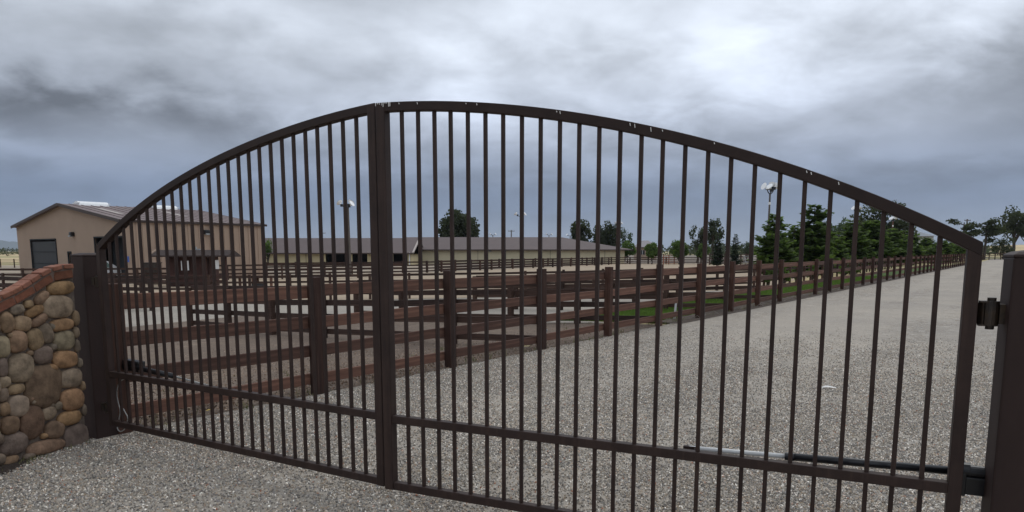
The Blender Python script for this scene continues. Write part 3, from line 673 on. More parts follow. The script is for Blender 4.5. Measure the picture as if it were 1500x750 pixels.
# ================================================================== timber fences
RZ = [(.105, .235), (.45, .585), (.79, .93), (1.15, 1.295)]
def fence(pts, label, group, posth=1.40, sp=FSP, rails=RZ, rm=M_RAIL, pm=M_FPOST, pw=.13, side=1, name='rail_fence', first=True, last=True, jitter=.01, rthick=.04, scale=1.0):
    rails = [(a*scale, b*scale) for a, b in rails]; posth *= scale
    t = thing(name, label, 'fence', group, (pts[0][0], pts[0][1], ter(*pts[0])))
    rr = random.Random(len(label)*7+int(pts[0][0]*10)); P = []
    for i in range(len(pts)-1):
        a = Vector(pts[i][:2]); b = Vector(pts[i+1][:2]); n = max(1, round((b-a).length/sp))
        for k in range(n + (1 if i == len(pts)-2 else 0)): P.append((a + (b-a)*k/n, (b-a).normalized()))
    pd = None
    for i, (p, d) in enumerate(P):
        if (i == 0 and not first) or (i == len(P)-1 and not last): continue
        z = ter(p.x, p.y); M = Matrix.Rotation(math.atan2(d.y, d.x)+rr.uniform(-.05, .05), 3, 'Z') @ Matrix.Rotation(rr.uniform(-jitter, jitter), 3, 'Y')
        near = p.length < 30
        h = posth + rr.uniform(-.02, .02)
        MB().box((p.x, p.y, z + h/2 - .1), (pw, pw, h+.2), M).build('post', pm, t, bevel=.008 if near else 0)
    for i in range(len(P)-1):
        a, d = P[i]; b, _ = P[i+1]; d = (b-a).normalized(); nn_ = Vector((-d.y, d.x))*(pw/2 + rthick/2 + .002)*side
        for lo, hi in rails:
            j1, j2 = rr.uniform(-.012, .012), rr.uniform(-.012, .012); e = rr.uniform(.004, .012)
            A = Vector((a.x+nn_.x+d.x*e, a.y+nn_.y+d.y*e, ter(a.x, a.y)+(lo+hi)/2+j1)); B = Vector((b.x+nn_.x, b.y+nn_.y, ter(b.x, b.y)+(lo+hi)/2+j2))
            o = bpy.data.objects.new('rail', None)
            me = rail_mesh(round((B-A).length, 2), hi-lo, rthick, rm, (A.length < 30))
            o = bpy.data.objects.new('rail', me); C.objects.link(o); o.parent = t; o.matrix_parent_inverse = Matrix.Translation(t.location).inverted()
            dd = (B-A).normalized(); yv = Vector((-dd.y, dd.x, 0)).normalized(); zv = dd.cross(yv)
            Mx = Matrix((dd, yv, zv)).transposed().to_4x4(); Mx.translation = (A+B)/2; o.matrix_basis = Mx
    return t
RC = {}
def rail_mesh(l, h, th, m, near):
    k = (l, round(h, 3), th, m.name, near)
    if k not in RC: RC[k] = MB().box((0, 0, 0), (l, th, h)).mesh('rail', m, bevel=.006 if near else 0)
    return RC[k]
MAINEND = 50
fence([fl(-.95, 0), fl(0, 0), fl(MAINEND, 0)], 'long four-rail red-brown timber fence running beside the gravel drive', None)
DV = 'fences between the small paddocks'
dsp = 1.93
for k, ln, lab in ((2, 12, 'nearest dark paddock divider fence, meeting the drive fence at its third post'), (4, 10.5, 'dark divider fence between bare dirt and pale gravel paddock'),
                   (6, 9.5, 'dark divider fence crossing the green grass corner'), (8, 9, 'farthest dark divider fence behind the drive fence')):
    a = Vector(fl(k, .1)); b = Vector(fl(k, ln)); fence([tuple(a), tuple(b)], lab, DV, posth=1.25, sp=dsp, rm=M_DIVR, pm=M_DIVR, first=False, scale=.93, side=-1)
fence([(-33, 40), (-16, 31.8), (2.5, 33.2), (12.2, 34.5), (45, 81)], 'dark timber fence on the near side of the sand arena', 'arena fences', posth=1.3, sp=1.85, rm=M_DIVR, pm=M_DIVR, pw=.11, scale=.95, rails=[(.3, .40), (.58, .68), (.86, .96), (1.14, 1.25)])
fence([(-27, 67), (-9.6, 77.5), (1.5, 97), (17.2, 122)], 'dark timber fence on the far side of the sand arena', 'arena fences', posth=1.35, sp=2.9, rm=M_DIVR, pm=M_DIVR, pw=.2, rails=[(.12, .27), (.44, .59), (.78, .93), (1.12, 1.28)])
fence([(-9.0, 84), (3.6, 106), (18.5, 128), (48, 138)], 'second dark fence close in front of the long low barn', 'arena fences', posth=1.35, sp=3.9, rm=M_DIVR, pm=M_DIVR, pw=.2, rails=[(.12, .27), (.44, .59), (.78, .93), (1.12, 1.28)])
fence([(-50, 56), (-39, 47), (-22, 50)], 'timber fence along the yard of the tall tan barn', 'yard fences', posth=1.3, sp=2.4, rm=M_DIVR, pm=M_DIVR, pw=.13, scale=.95)
fence([(-28, 34), (-21.5, 30), (-14, 26.5)], 'dark timber fence seen over the brick cap of the wall', 'yard fences', posth=1.3, sp=2.2, rm=M_DIVR, pm=M_DIVR, pw=.15, scale=.95)
fence([(-26, 57), (-10, 64)], 'low timber fence in front of the cream barn doors', 'yard fences', posth=1.25, sp=2.2, rm=M_DIVR, pm=M_DIVR, pw=.15)
fence([(gx(-60, 105), 105), (gx(40, 100), 100)], 'thin rail fence at the edge of the golden field', 'yard fences', posth=1.3, sp=3, rm=M_DIVR, pm=M_DIVR, pw=.12, rails=[(.5, .56), (.8, .86), (1.1, 1.17)])
fence([(gx(1432, 131), 131), (gx(1475, 138), 138)], 'short fence closing the far end of the drive', 'yard fences', posth=1.3, sp=2.4, rm=M_DIVR, pm=M_DIVR, pw=.14)
fence([(gx(1040, 120), 120), (gx(1110, 112), 112)], 'tall dark pen fence below the two dark conifers', 'arena fences', posth=2.0, sp=3, rm=M_DIVR, pm=M_DIVR, pw=.18, rails=[(.2, .34), (.6, .74), (1.0, 1.14), (1.4, 1.54), (1.75, 1.9)])
# orange-red gate panel in the far pen
a = Vector((gx(972, 127), 127, ter(27, 127))); b = Vector((gx(996, 127), 127, ter(30, 127)))
t = thing('pen_gate', 'rusty orange pen gate at the far side of the arena', 'gate', None, a)
for z in (.2, .55, .9, 1.25, 1.6): MB().bar(a+Vector((0, 0, z)), b+Vector((0, 0, z)), .08, .10).build('rail', M_ORANGE, t)
for f in (0, .33, .66, 1): p = a.lerp(b, f); MB().bar(p+Vector((0, -.1, 0)), p+Vector((0, -.1, 1.75)), .14, .14).build('upright', M_ORANGE, t)

# ================================================================== tall tan barn (left)
G = -.74
Lc = Vector((-52.7, 73.5)); Rc = Vector((-32.5, 58.0)); du = (Rc-Lc).normalized(); W_ = (Rc-Lc).length; dv = Vector((-du.y, du.x)); D_ = 12.9
if dv.y < 0: dv = -dv
def BP(a, b, z): p = Lc + du*a + dv*b; return Vector((p.x, p.y, z))
EZ = 4.2; RZ_ = 6.05
barn = thing('metal_barn', 'tall tan metal barn with a brown gable roof and white ridge vents', 'barn', None, BP(0, 0, G))
def barn_s(px, py): s, z = plane_hit(px, py, Lc, du); return s, z
doors = []
for x0, x1, yt in ((45, 82, 352), (100, 104.5, 370), (138.5, 181.5, 348.5)):
    s0, zt = barn_s(x0, yt); s1, _ = barn_s(x1, yt); doors.append((s0, s1, zt))
# gable wall built around its openings
segs = [0]
for a, b, z in doors: segs += [a, b]
segs += [W_]
def roofz(a): return EZ + (RZ_-EZ)*(1-abs(a-W_/2)/(W_/2))
mb = MB()
def wall_piece(a, b, z0):
    pts = [BP(a, 0, z0), BP(b, 0, z0), BP(b, 0, roofz(b))] + ([BP(W_/2, 0, RZ_)] if a < W_/2 < b else []) + [BP(a, 0, roofz(a))]
    mb.poly(pts); mb.poly([p + Vector((dv.x, dv.y, 0))*.12 for p in pts][::-1])
for i in range(0, len(segs), 2): wall_piece(segs[i], segs[i+1], G-.3)
for a, b, z in doors: 
    wall_piece(a, b, z)
    for s in (a, b): mb.poly([BP(s, 0, G), BP(s, .12, G), BP(s, .12, z), BP(s, 0, z)])
mb.build('front_wall', M_TAN, barn)
MB().poly([BP(0, 0, G), BP(0, D_, G), BP(0, D_, EZ), BP(0, 0, EZ)]).build('left_wall', M_TAN, barn)
MB().poly([BP(0, D_, G), BP(W_, D_, G), BP(W_, D_, EZ), BP(W_/2, D_, RZ_), BP(0, D_, EZ)]).build('back_wall', M_TAN, barn)
# ribbed side wall
mb = MB(); n = 26; st = D_/n
mb.add([BP(W_, 0, G-.3), BP(W_, D_, G-.3), BP(W_, D_, EZ), BP(W_, 0, EZ)], [(0, 1, 2, 3)]); mb.build('side_wall', M_TANRIB, barn)
for i in range(n+1): 
    mb = MB(); p = BP(W_+.03, i*st, 0); mb.bar((p.x, p.y, G-.2), (p.x, p.y, EZ-.02), .12 if i % 2 else .17, .07, up=Vector((du.x, du.y, 0))); mb.build('wall_rib', M_TANRIB, barn)
for a, b, z in doors:
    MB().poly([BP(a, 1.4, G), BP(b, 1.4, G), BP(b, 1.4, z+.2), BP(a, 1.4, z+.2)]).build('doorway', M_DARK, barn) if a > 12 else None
    if a < 12:
        d_ = MB().poly([BP(a, .06, G), BP(b, .06, G), BP(b, .06, z-.15), BP(a, .06, z-.15)]).build('door', M_DOORG, barn)
        if b-a > 2:
            for q in range(1, 3): MB().bar(BP(a+.2, .03, G+(z-G)*q/3), BP(b-.1, .03, G+(z-G)*q/3), .03, .05).build('door_joint', M_DARK, d_)
    fr = MB(); fr.bar(BP(a, -.02, G), BP(a, -.02, z+.06), .1, .12, up=Vector((du.x, du.y, 0))); fr.bar(BP(b, -.02, G), BP(b, -.02, z+.06), .1, .12, up=Vector((du.x, du.y, 0))); fr.bar(BP(a-.05, -.03, z+.05), BP(b+.05, -.03, z+.05), .12, .12)
    fr.build('door_frame', M_BROWNTRIM if b-a > 8 else M_DARK, barn)
mb = MB(); ov = .12
sl_ = (RZ_-EZ)/(W_/2)
for sg in (0, 1):
    ea = -ov if sg == 0 else W_+ov; ez = EZ - sl_*ov
    q = [BP(ea, -.4, ez+.10), BP(W_/2, -.4, RZ_+.10), BP(W_/2, D_+.4, RZ_+.10), BP(ea, D_+.4, ez+.10)]
    r_ = MB(); r_.add(q + [p-Vector((0, 0, .14)) for p in q], [(0, 1, 2, 3), (7, 6, 5, 4), (0, 4, 5, 1), (1, 5, 6, 2), (2, 6, 7, 3), (3, 7, 4, 0)]); rf = r_.build('roof', M_ROOF, barn)
    if sg == 1:
        for i in range(17):
            y = -.3 + (D_+.6)*i/16; MB().bar(BP(W_/2+.1, y, RZ_+.11), BP(W_+ov, y, ez+.115), .07, .05).build('roof_rib', M_ROOF, rf)
        for c0, f0, f1 in ((1.6, .25, .62), (7.3, .25, .62)):
            A = lambda f, y: BP(W_/2+(W_/2)*f, y, RZ_-(RZ_-EZ)*f+.125)
            MB().poly([A(f0, c0), A(f1, c0), A(f1, c0+.75), A(f0, c0+.75)]).build('skylight', M_SKYL, rf)
    MB().bar(BP(ea, -.44, ez+.01), BP(W_/2, -.44, RZ_+.01), .08, .26).build('rake_trim', M_BROWNTRIM, barn)
    if sg == 1: MB().bar(BP(ea+.05, -.4, ez+.02), BP(ea+.05, D_+.4, ez+.02), .12, .2).build('gutter', M_BROWNTRIM, barn)
for b0, b1 in ((1.2, 3.9), (8.2, 10.7)):
    vb = MB(); q = []
    for b_ in (b0, b1): q += [BP(W_/2-.75, b_, RZ_-.02), BP(W_/2+.75, b_, RZ_-.02), BP(W_/2+.62, b_, RZ_+.20), BP(W_/2+.25, b_, RZ_+.40), BP(W_/2-.25, b_, RZ_+.40), BP(W_/2-.62, b_, RZ_+.20)]
    vb.add(q, [tuple(range(6))[::-1], tuple(range(6, 12))] + [(i, (i+1) % 6, (i+1) % 6+6, i+6) for i in range(6)]); v_ = vb.build('ridge_vent', M_VENT, barn)
    for b_ in (b0, b1): MB().bar(BP(W_/2-.8, b_, RZ_+.22), BP(W_/2+.8, b_, RZ_+.22), .08, .08).build('vent_rib', M_VENT, v_)
MB().bar(BP(W_+.02, 0.02, G), BP(W_+.02, 0.02, EZ), .14, .14, up=Vector((du.x, du.y, 0))).build('corner_trim', M_TANRIB, barn)
def wall_lamp(P0, nrm, par):
    lp = MB().box(P0+nrm*.18, (.5, .36, .4), Matrix.Rotation(math.atan2(nrm.y, nrm.x)+math.pi/2, 3, 'Z')).build('wall_lamp', M_BLACK, par, bevel=.08)
    MB().box(P0+nrm*.3-Vector((0, 0, .2)), (.36, .3, .14), Matrix.Rotation(math.atan2(nrm.y, nrm.x)+math.pi/2, 3, 'Z')).build('lens', M_GREYW, lp, bevel=.03)
s_, z_ = barn_s(108, 343); wall_lamp(BP(s_, 0, z_), Vector((-dv.x, -dv.y, 0)), barn)
s_, z_ = plane_hit(301, 340, (Rc.x, Rc.y), dv); wall_lamp(BP(W_, s_, z_), Vector((du.x, du.y, 0)), barn)
s_, z_ = plane_hit(190, 379.5, (Rc.x, Rc.y), dv)
sg_ = MB(); s0, _ = barn_s(187.5, 379); s1, _ = barn_s(189.6, 379); zt = barn_s(188, 375.5)[1]; zb_ = barn_s(188, 384)[1]
sg_.bar(BP(s0, -.04, (zt+zb_)/2), BP(s1+.0, -.04, (zt+zb_)/2), .04, zt-zb_).build('notice_board', M_BLUE, barn, label='small blue notice board')

# ---- vehicle standing in the barn doorway
car = thing('parked_car', 'pale car with a greenish windscreen standing in the tall barn doorway', 'car', None, BP(0, 0, G))
cs, _ = barn_s(171, 390); cc = BP(cs, -2.2, G); Mc = Matrix.Rotation(math.atan2(dv.y, dv.x), 3, 'Z')
def cv(x, y, z): return cc + Mc @ Vector((x, y, z))
prof = [(-2.2, .35), (-2.2, .85), (-1.3, .98), (-.55, 1.55), (1.2, 1.6), (1.9, 1.1), (2.2, 1.0), (2.2, .35)]
mb = MB(); k = len(prof); mb.add([cv(x, -.88, z) for x, z in prof] + [cv(x, .88, z) for x, z in prof], [tuple(range(k))[::-1], tuple(range(k, 2*k))] + [(i, (i+1) % k, (i+1) % k+k, i+k) for i in range(k)])
mb.build('body', M_CARW, car, bevel=.08)
MB().poly([cv(-1.28, -.78, 1.02), cv(-1.28, .78, 1.02), cv(-.6, .70, 1.54), cv(-.6, -.70, 1.54)]).build('windscreen', M_GLASS, car)
for sgn in (-1, 1): MB().poly([cv(-.9, .89*sgn, 1.05), cv(1.5, .89*sgn, 1.05), cv(1.1, .89*sgn, 1.5), cv(-.5, .89*sgn, 1.5)]).build('side_window', M_GLASS, car)
for x in (-1.4, 1.35):
    for sgn in (-1, 1): MB().tube([cv(x, .72*sgn, .34), cv(x, .92*sgn, .34)], .34, 16).build('wheel', M_RUB, car)
for sgn in (-1, 1): MB().box(cv(-2.21, .62*sgn, .72), (.05, .3, .16), Mc).build('headlight', M_GREYW, car)

# ================================================================== long low barns
def low_barn(x0, x1, Y0, depth, ez, rz, g, wm, name, label, openings, hip=0, rm=M_ROOF2):
    t = thing(name, label, 'barn', 'long low barns', (x0, Y0, g))
    mb = MB(); cur = x0
    for a, b in openings + [(x1, x1)]:
        if a > cur: mb.poly([(cur, Y0, g-.3), (a, Y0, g-.3), (a, Y0, ez), (cur, Y0, ez)])
        cur = b
    mb.build('front_wall', wm, t)
    MB().poly([(x0, Y0+depth, g), (x1, Y0+depth, g), (x1, Y0+depth, ez), (x0, Y0+depth, ez)]).build('back_wall', wm, t)
    mid = Y0+depth/2
    for nm, x in (('left_wall', x0), ('right_wall', x1)): MB().poly([(x, Y0, g-.3), (x, Y0+depth, g-.3), (x, Y0+depth, ez), (x, mid, rz-.2 if not hip else ez), (x, Y0, ez)]).build(nm, wm, t)
    for a, b in openings:
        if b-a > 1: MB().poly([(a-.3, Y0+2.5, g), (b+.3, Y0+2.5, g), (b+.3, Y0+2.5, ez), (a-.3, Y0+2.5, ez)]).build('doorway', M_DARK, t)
        for x in (a, b): MB().bar((x, Y0-.03, g), (x, Y0-.03, ez), .22, .2, up=Vector((0, 1, 0))).build('door_post', wm, t)
    ov = .7; sl = (rz-ez)/(depth/2); e = ez - sl*ov
    q = [Vector(p) for p in ((x0-.4, Y0-ov, e), (x1+.4+hip*.1, Y0-ov, e), (x1+.4-hip, mid, rz), (x0-.4, mid, rz))]
    b_ = [Vector(p) for p in ((x0-.4, Y0+depth+ov, e), (x1+.4+hip*.1, Y0+depth+ov, e))]
    r_ = MB(); r_.add([p for p in q] + b_ + [p-Vector((0, 0, .15)) for p in q+b_], [(0, 1, 2, 3), (3, 2, 5, 4), (1, 5, 2), (9, 8, 7, 6), (10, 11, 8, 9), (8, 11, 7), (0, 6, 7, 1), (1, 7, 11, 5), (0, 3, 9, 6), (3, 4, 10, 9)])
    rf = r_.build('roof', rm, t)
    MB().bar((x0-.4, Y0-ov-.06, e-.06), (x1+.4+hip*.1, Y0-ov-.06, e-.06), .1, .2).build('gutter', M_BROWNTRIM, t)
    return t, rf, (mid, e, ov)
BY = 132.0; LY = 120.0
t1, rf1, (mid1, e1, ov1) = low_barn(gx(588, BY), gx(915, BY), BY, 17, 2.15, 4.5, -.75, M_CREAM, 'low_barn', 'long low barn with pale cream walls and a grey-brown roof behind the arena', [], hip=12)
for px in (700, 741, 806, 845, 886): MB().bar((gx(px, BY), BY-.03, -.75), (gx(px, BY), BY-.03, 2.0), .06, .06, up=Vector((0, 1, 0))).build('wall_joint', M_BROWNTRIM, t1)
wall_lamp(Vector((gx(718, BY), BY, 1.85)), Vector((0, -1, 0)), t1)
t2, rf2, (mid2, e2, ov2) = low_barn(gx(366, LY), gx(602, LY), LY, 17, 1.55, 4.1, -1.1, M_YEL, 'low_barn', 'long low barn with yellow walls and dark stable doorways beside the tan barn', [(gx(476, LY), gx(511, LY)), (gx(515, LY), gx(539, LY)), (gx(575, LY), gx(598, LY))])
xr = gx(602, LY)+.45
MB().bar((xr, LY-ov2-.05, e2+.06), (xr, mid2, 4.16), .3, .2).build('rake_trim', M_SKYL, t2, label='pale rake trim')
MB().bar((gx(600, LY), LY-.2, -1), (gx(600, LY), LY-.2, 1.5), .16, .16, up=Vector((0, 1, 0))).build('downpipe', M_VENT, t2)
for px in (420, 448): MB().bar((gx(px, LY), LY-.03, -.9), (gx(px, LY), LY-.03, 1.5), .06, .06, up=Vector((0, 1, 0))).build('wall_joint', M_BROWNTRIM, t2)

# ================================================================== dark red kiosk shed
sy = 47.0; xa = gx(240, sy+1); xb = gx(333, sy); g = -.72; he = 1.45; hr = 1.78
shed = thing('kiosk_shed', 'small dark red shed with white notices and a shingled roof before the tan barn', 'shed', None, (xa, sy, g))
MB().box(((xa+1.2+xb)/2-1.0, sy+.9, (g+he)/2), (xb-xa-1.9, 1.5, he-g)).build('wall', M_SHED, shed)
for x in (xa+.1, xa+1.3, xb-1.5, xb-.15): MB().bar((x, sy-.05, g), (x, sy-.05, he), .16, .16, up=Vector((0, 1, 0))).build('post', M_SHED, shed)
q = [(xa-.2, sy-.5, he-.05), (xb+.25, sy-.5, he-.05), (xb+.2, sy+.6, hr), (xa-.2, sy+.6, hr), (xa-.2, sy+1.8, he-.05), (xb+.2, sy+1.8, he-.05)]
mb = MB(); mb.add([Vector(p) for p in q] + [Vector(p)-Vector((0, 0, .1)) for p in q], [(0, 1, 2, 3), (3, 2, 5, 4), (1, 5, 2), (9, 8, 7, 6), (10, 11, 8, 9), (8, 11, 7), (0, 6, 7, 1), (1, 7, 11, 5), (0, 3, 9, 6), (3, 4, 10, 9)])
mb.build('roof', M_SHROOF, shed)
MB().bar((xa-.3, sy-.55, he-.08), (xa-.3, sy+.6, hr-.02), .05, .14).build('barge_board', M_TANRIB, shed)
for x0, x1, y0, y1 in ((265, 267, 382, 396), (271, 277, 382, 396), (313, 321, 381, 394)):
    p = at(x0, y0, sy-.1); q_ = at(x1, y1, sy-.1); MB().box(((p.x+q_.x)/2, sy-.1, (p.z+q_.z)/2), (q_.x-p.x, .04, p.z-q_.z)).build('notice', M_WHITE, shed)
for px in (272, 287.5):
    v_ = MB().tube([(gx(px, sy+1), sy+1, 1.55), (gx(px, sy+1), sy+1, 2.0)], [.07, .05], 8).build('roof_vent', M_GREYW, shed)
MB().box((gx(290, sy+1), sy+1, 1.75), (.3, .2, .22)).build('flood_lamp', M_GREYW, shed)
MB().bar((xa, sy-.7, .05), (xb, sy-.7, .05), .06, .1).bar((xa, sy-.7, -.3), (xb, sy-.7, -.3), .06, .1).build('counter_rail', M_SHED, shed)
# yard clutter
def at_ground(px, Y): x = gx(px, Y); return Vector((x, Y, ter(x, Y)))
p = at_ground(372, 38)
tb = thing('work_table', 'grey-topped work table with brown legs beside the paddock fence', 'table', None, p)
MB().box(p+Vector((0, 0, .95)), (2.3, .9, .07)).build('table_top', M_GREYW, tb)
for sx_ in (-1.0, 0, 1.0):
    for sy_ in (-.35, .35): MB().bar(p+Vector((sx_, sy_, 0)), p+Vector((sx_, sy_, .93)), .12, .12, up=Vector((0, 1, 0))).build('leg', M_RAIL, tb)
MB().box(p+Vector((0, 0, .3)), (2.1, .7, .05)).build('shelf', M_GREYW, tb)
p = at_ground(378, 36.8); cr_ = thing('storage_bin', 'dark grey storage bin in front of the work table', 'bin', None, p)
MB().box(p+Vector((0, 0, .32)), (.7, .5, .64)).build('body', M_DOORG, cr_, bevel=.03); MB().box(p+Vector((0, 0, .67)), (.76, .56, .06)).build('lid', M_GREYW, cr_, bevel=.02)
p = at_ground(411, 37); bg_ = thing('feed_tub', 'pale plastic tub on the ground right of the work table', 'tub', None, p)
MB().tube([p+Vector((0, 0, 0)), p+Vector((0, 0, .4))], [.24, .32], 14).build('body', M_VENT, bg_); MB().tube([p+Vector((0, 0, .4)), p+Vector((0, 0, .44))], .34, 14).build('rim', M_GREYW, bg_)
p = at_ground(222, 50); bn = thing('wooden_bin', 'brown plank bin between the tan barn corner and the red shed', 'bin', None, p)
MB().box(p+Vector((0, 0, .8)), (1.0, .6, 1.5)).build('body', M_BARK, bn); MB().box(p+Vector((0, 0, 1.58)), (1.1, .7, .06)).build('lid', M_BROWNTRIM, bn)
# small things on the ground
p = plane = at(1213, 569.5, 1); d_ = ray(1213, 569.5); t_ = -HC/d_.z; P_ = Vector((d_.x*t_, d_.y*t_, .016))
mb = MB(); mb.add([P_+Vector(v)*1.7 for v in ((-.05, .012, 0), (.0, .022, .012), (.055, .008, .002), (.05, -.02, .0), (-.01, -.014, .006), (-.048, -.012, .002))], [(0, 1, 4, 5), (1, 2, 3, 4)])
o = mb.build('paper_scrap', M_BONE); tag(o, 'white scrap of litter lying on the gravel drive beyond the right leaf', 'litter')
d_ = ray(991, 455); k_ = None
P_ = Vector(fl(4.45, .9)); x_, y_ = P_
Y_ = 17.2; X_ = gx(991, Y_); z_ = ter(X_, Y_)
o = MB().tube([(X_, Y_, z_-.02), (X_+.03, Y_, z_+.42)], .028, 8).build('marker_stake', M_WHITE); tag(o, 'short white plastic stake leaning on the grass behind the drive fence', 'stake')
d_ = ray(790, 511); t_ = -HC/d_.z; P_ = Vector((d_.x*t_+.10, d_.y*t_+.05, 0))
o = MB().tube([P_, P_+Vector((-.02, 0, .20)), P_+Vector((.02, 0, .34))], [.018, .022, .03], 8).build('water_riser', M_GREYW); tag(o, 'grey water pipe standing at the foot of a drive fence post', 'pipe')
# pale twigs along the verge
tw = MB(); rr = random.Random(9)
for k in range(70):
    x, y = fl(rr.uniform(4.6, 20), rr.uniform(-.15, .35)); a = rr.uniform(0, 6.3); l = rr.uniform(.1, .35)
    tw.tube([(x, y, .02), (x+l*math.cos(a)*.5, y+l*math.sin(a)*.5, .02+rr.uniform(.01, .07)), (x+l*math.cos(a), y+l*math.sin(a), .02)], .006, 4)
o = tw.build('fallen_twigs', mat('twig', (.30, .26, .22), .9, var=.2)); tag(o, kind='stuff')

# ---- dry weeds along the fence foot and the wall, and a fallen yellow leaf
M_WEED = mat('dry_weed', (.26, .22, .11), .9, scale=3, col2=(.10, .12, .04))
wd = MB(); rr = random.Random(21)
def tuft(x, y, n, h):
    z = ter(x, y)
    for b in range(n):
        a = rr.uniform(0, 6.3); q = Vector((math.cos(a), math.sin(a), 0)); o_ = Vector((x+rr.gauss(0, .03), y+rr.gauss(0, .03), z)); l = rr.uniform(.4, 1)*h; pn = Vector((-q.y, q.x, 0))*.004
        m_ = o_+q*l*.25+Vector((0, 0, l*.7)); wd.add([o_-pn, o_+pn, m_+pn*.7, o_+q*l*.6+Vector((0, 0, l)), m_-pn*.7], [(0, 1, 2, 3, 4)])
for k in range(230): x, y = fl(rr.uniform(-.9, 14), rr.choice((rr.gauss(.02, .07), rr.uniform(0, 2.5)))); tuft(x, y, rr.randint(4, 12), rr.uniform(.04, .13))
for k in range(14): p = WP(rr.uniform(0, .9), 0, rr.uniform(.02, .1)); tuft(p.x, p.y, 6, .05)
o = wd.build('weeds', M_WEED); tag(o, kind='stuff')
d_ = ray(305, 604); t_ = -HC/d_.z; P_ = Vector((d_.x*t_, d_.y*t_, .02))
o = MB().poly([P_+Vector(v) for v in ((-.03, 0, 0), (0, .02, .01), (.035, .005, .015), (.005, -.018, .004))]).build('fallen_leaf', mat('yellow_leaf', (.5, .34, .04), .7, var=.1)); tag(o, 'small yellow leaf on the gravel beyond the left leaf of the gate', 'leaf')
# ---- grass blades on the strip
def grass(name, n, seed):
    rr = random.Random(seed); mb = MB()
    for i in range(n):
        k = 4.35 + (rr.random()**1.6)*16; d = rr.uniform(.45, 3.5); x, y = fl(k, d); z = ter(x, y)+.004; a = rr.uniform(0, 6.3); h = rr.uniform(.05, .13); w = .012 + .0006*y
        q = Vector((math.cos(a)*w, math.sin(a)*w, 0)); l = Vector((rr.uniform(-.04, .04), rr.uniform(-.04, .04), h)); c = Vector((x, y, z))
        mb.add([c-q, c+q, c+l], [(0, 1, 2)])
    o = mb.build(name, M_GRASS); tag(o, kind='stuff')
grass('grass', 26000, 4)

# ================================================================== trees
def leaves(mb, c, rad, n, size, rr, flat=1.0, shell=.35):
    for i in range(n):
        while True:
            v = Vector((rr.uniform(-1, 1), rr.uniform(-1, 1), rr.uniform(-1, 1)))
            if shell < v.length < 1: break
        p = Vector(c) + Vector((v.x*rad[0], v.y*rad[1], v.z*rad[2]))
        a = Vector((rr.gauss(0, 1), rr.gauss(0, 1), rr.gauss(0, 1)*flat)).normalized()*size*rr.uniform(.5, 1.2)
        b = a.cross(Vector((rr.gauss(0, 1), rr.gauss(0, 1), rr.gauss(0, 1)))).normalized()*size*rr.uniform(.4, .9)
        mb.add([p-a, p+b, p+a, p-b*.8], [(0, 1, 2, 3)])
def broad_tree(px, Y, top, w, m, label, group, kind='oak_tree', seed=1, nclump=40, dens=100, leafk=.062, trunk=.34, ybase=None, loose=.0, skew=0):
    """px, top, w in photo pixels; Y metres away"""
    rr = random.Random(seed); x = gx(px, Y); g = ter(x, Y) if abs(x) < 200 else -.7
    zt = at(px, top, Y).z; H = zt - g; wr = w/2*Y/1000*1.0
    t = thing(kind, label, 'tree', group, (x, Y, g))
    zc_ = g + H*(1+trunk)/2; rz_ = H*(1-trunk)/2
    tk = MB(); r0 = max(.12, H*.035)
    tk.tube([(x, Y, g-.2), (x+.1, Y, g+H*trunk*.6), (x-.05+skew*.3, Y, g+H*trunk*1.2), (x+skew, Y, g+H*.75)], [r0, r0*.8, r0*.65, r0*.25], 8)
    cl = []
    for k in range(nclump):
        while True:
            v = Vector((rr.uniform(-1, 1), rr.uniform(-1, 1), rr.uniform(-1, 1)))
            if .25 < v.length < 1: break
        v.z = v.z if v.z > -.5 else v.z*.6
        c = Vector((x + skew + v.x*wr*.80, Y + v.y*wr*.8, zc_ + v.z*rz_*.82)); cl.append((c, rr.uniform(.20, .34)*(1+loose*rr.uniform(-.4, .2))))
    for c, r in cl[:12]:
        s = Vector((x+skew*.3, Y, g+H*trunk*rr.uniform(.8, 1.4))); m_ = s.lerp(c, .5)+Vector((0, 0, -.05*H*rr.random()))
        tk.tube([s, m_, c], [r0*.4, r0*.25, r0*.08], 5)
    tk.build('trunk', M_BARK, t)
    mb = MB(); S_ = min(wr, rz_)
    for c, r in cl: leaves(mb, c, (wr*r*1.15, wr*r*1.15, rz_*r*1.1), dens, max(H*leafk*.5, .09), rr)
    mb.build('crown', m, t)
    return t
OG = 'oak trees beyond the arena'
broad_tree(671, 165, 306, 60, M_LEAFD, 'dense dark round oak rising alone behind the low barn roof', OG, seed=2, trunk=.12, nclump=60, dens=130)
broad_tree(849, 160, 321, 36, M_LEAFD, 'dark oak just left of the pair behind the low barn', OG, seed=3, trunk=.1)
broad_tree(889, 165, 321, 46, M_LEAFD, 'broad dark oak above the right end of the low barn', OG, seed=4, trunk=.1, nclump=40)
broad_tree(915, 170, 332, 24, M_LEAFB, 'thin sparse oak at the right of the oak clump', OG, seed=5, nclump=18, dens=30, trunk=.2, loose=.5)
broad_tree(1022, 140, 327, 36, M_LEAFD, 'open-crowned oak left half of the gnarled pair beyond the pens', OG, seed=6, nclump=22, dens=45, loose=.4, trunk=.22)
broad_tree(1044, 138, 317, 34, M_LEAFD, 'taller gnarled oak with gaps in its crown beyond the pens', OG, seed=7, nclump=22, dens=48, loose=.4, trunk=.3)
YG = 'young green trees by the pens'
broad_tree(919, 140, 353, 26, M_LEAFG, 'low bright green tree touching the low barn eave', YG, 'young_tree', seed=8, nclump=36, leafk=.085, dens=110, trunk=.2)
broad_tree(955, 128, 354, 26, M_LEAFG, 'rounded bright green tree left of the orange pen gate', YG, 'young_tree', seed=9, nclump=38, leafk=.085, dens=110, trunk=.15)
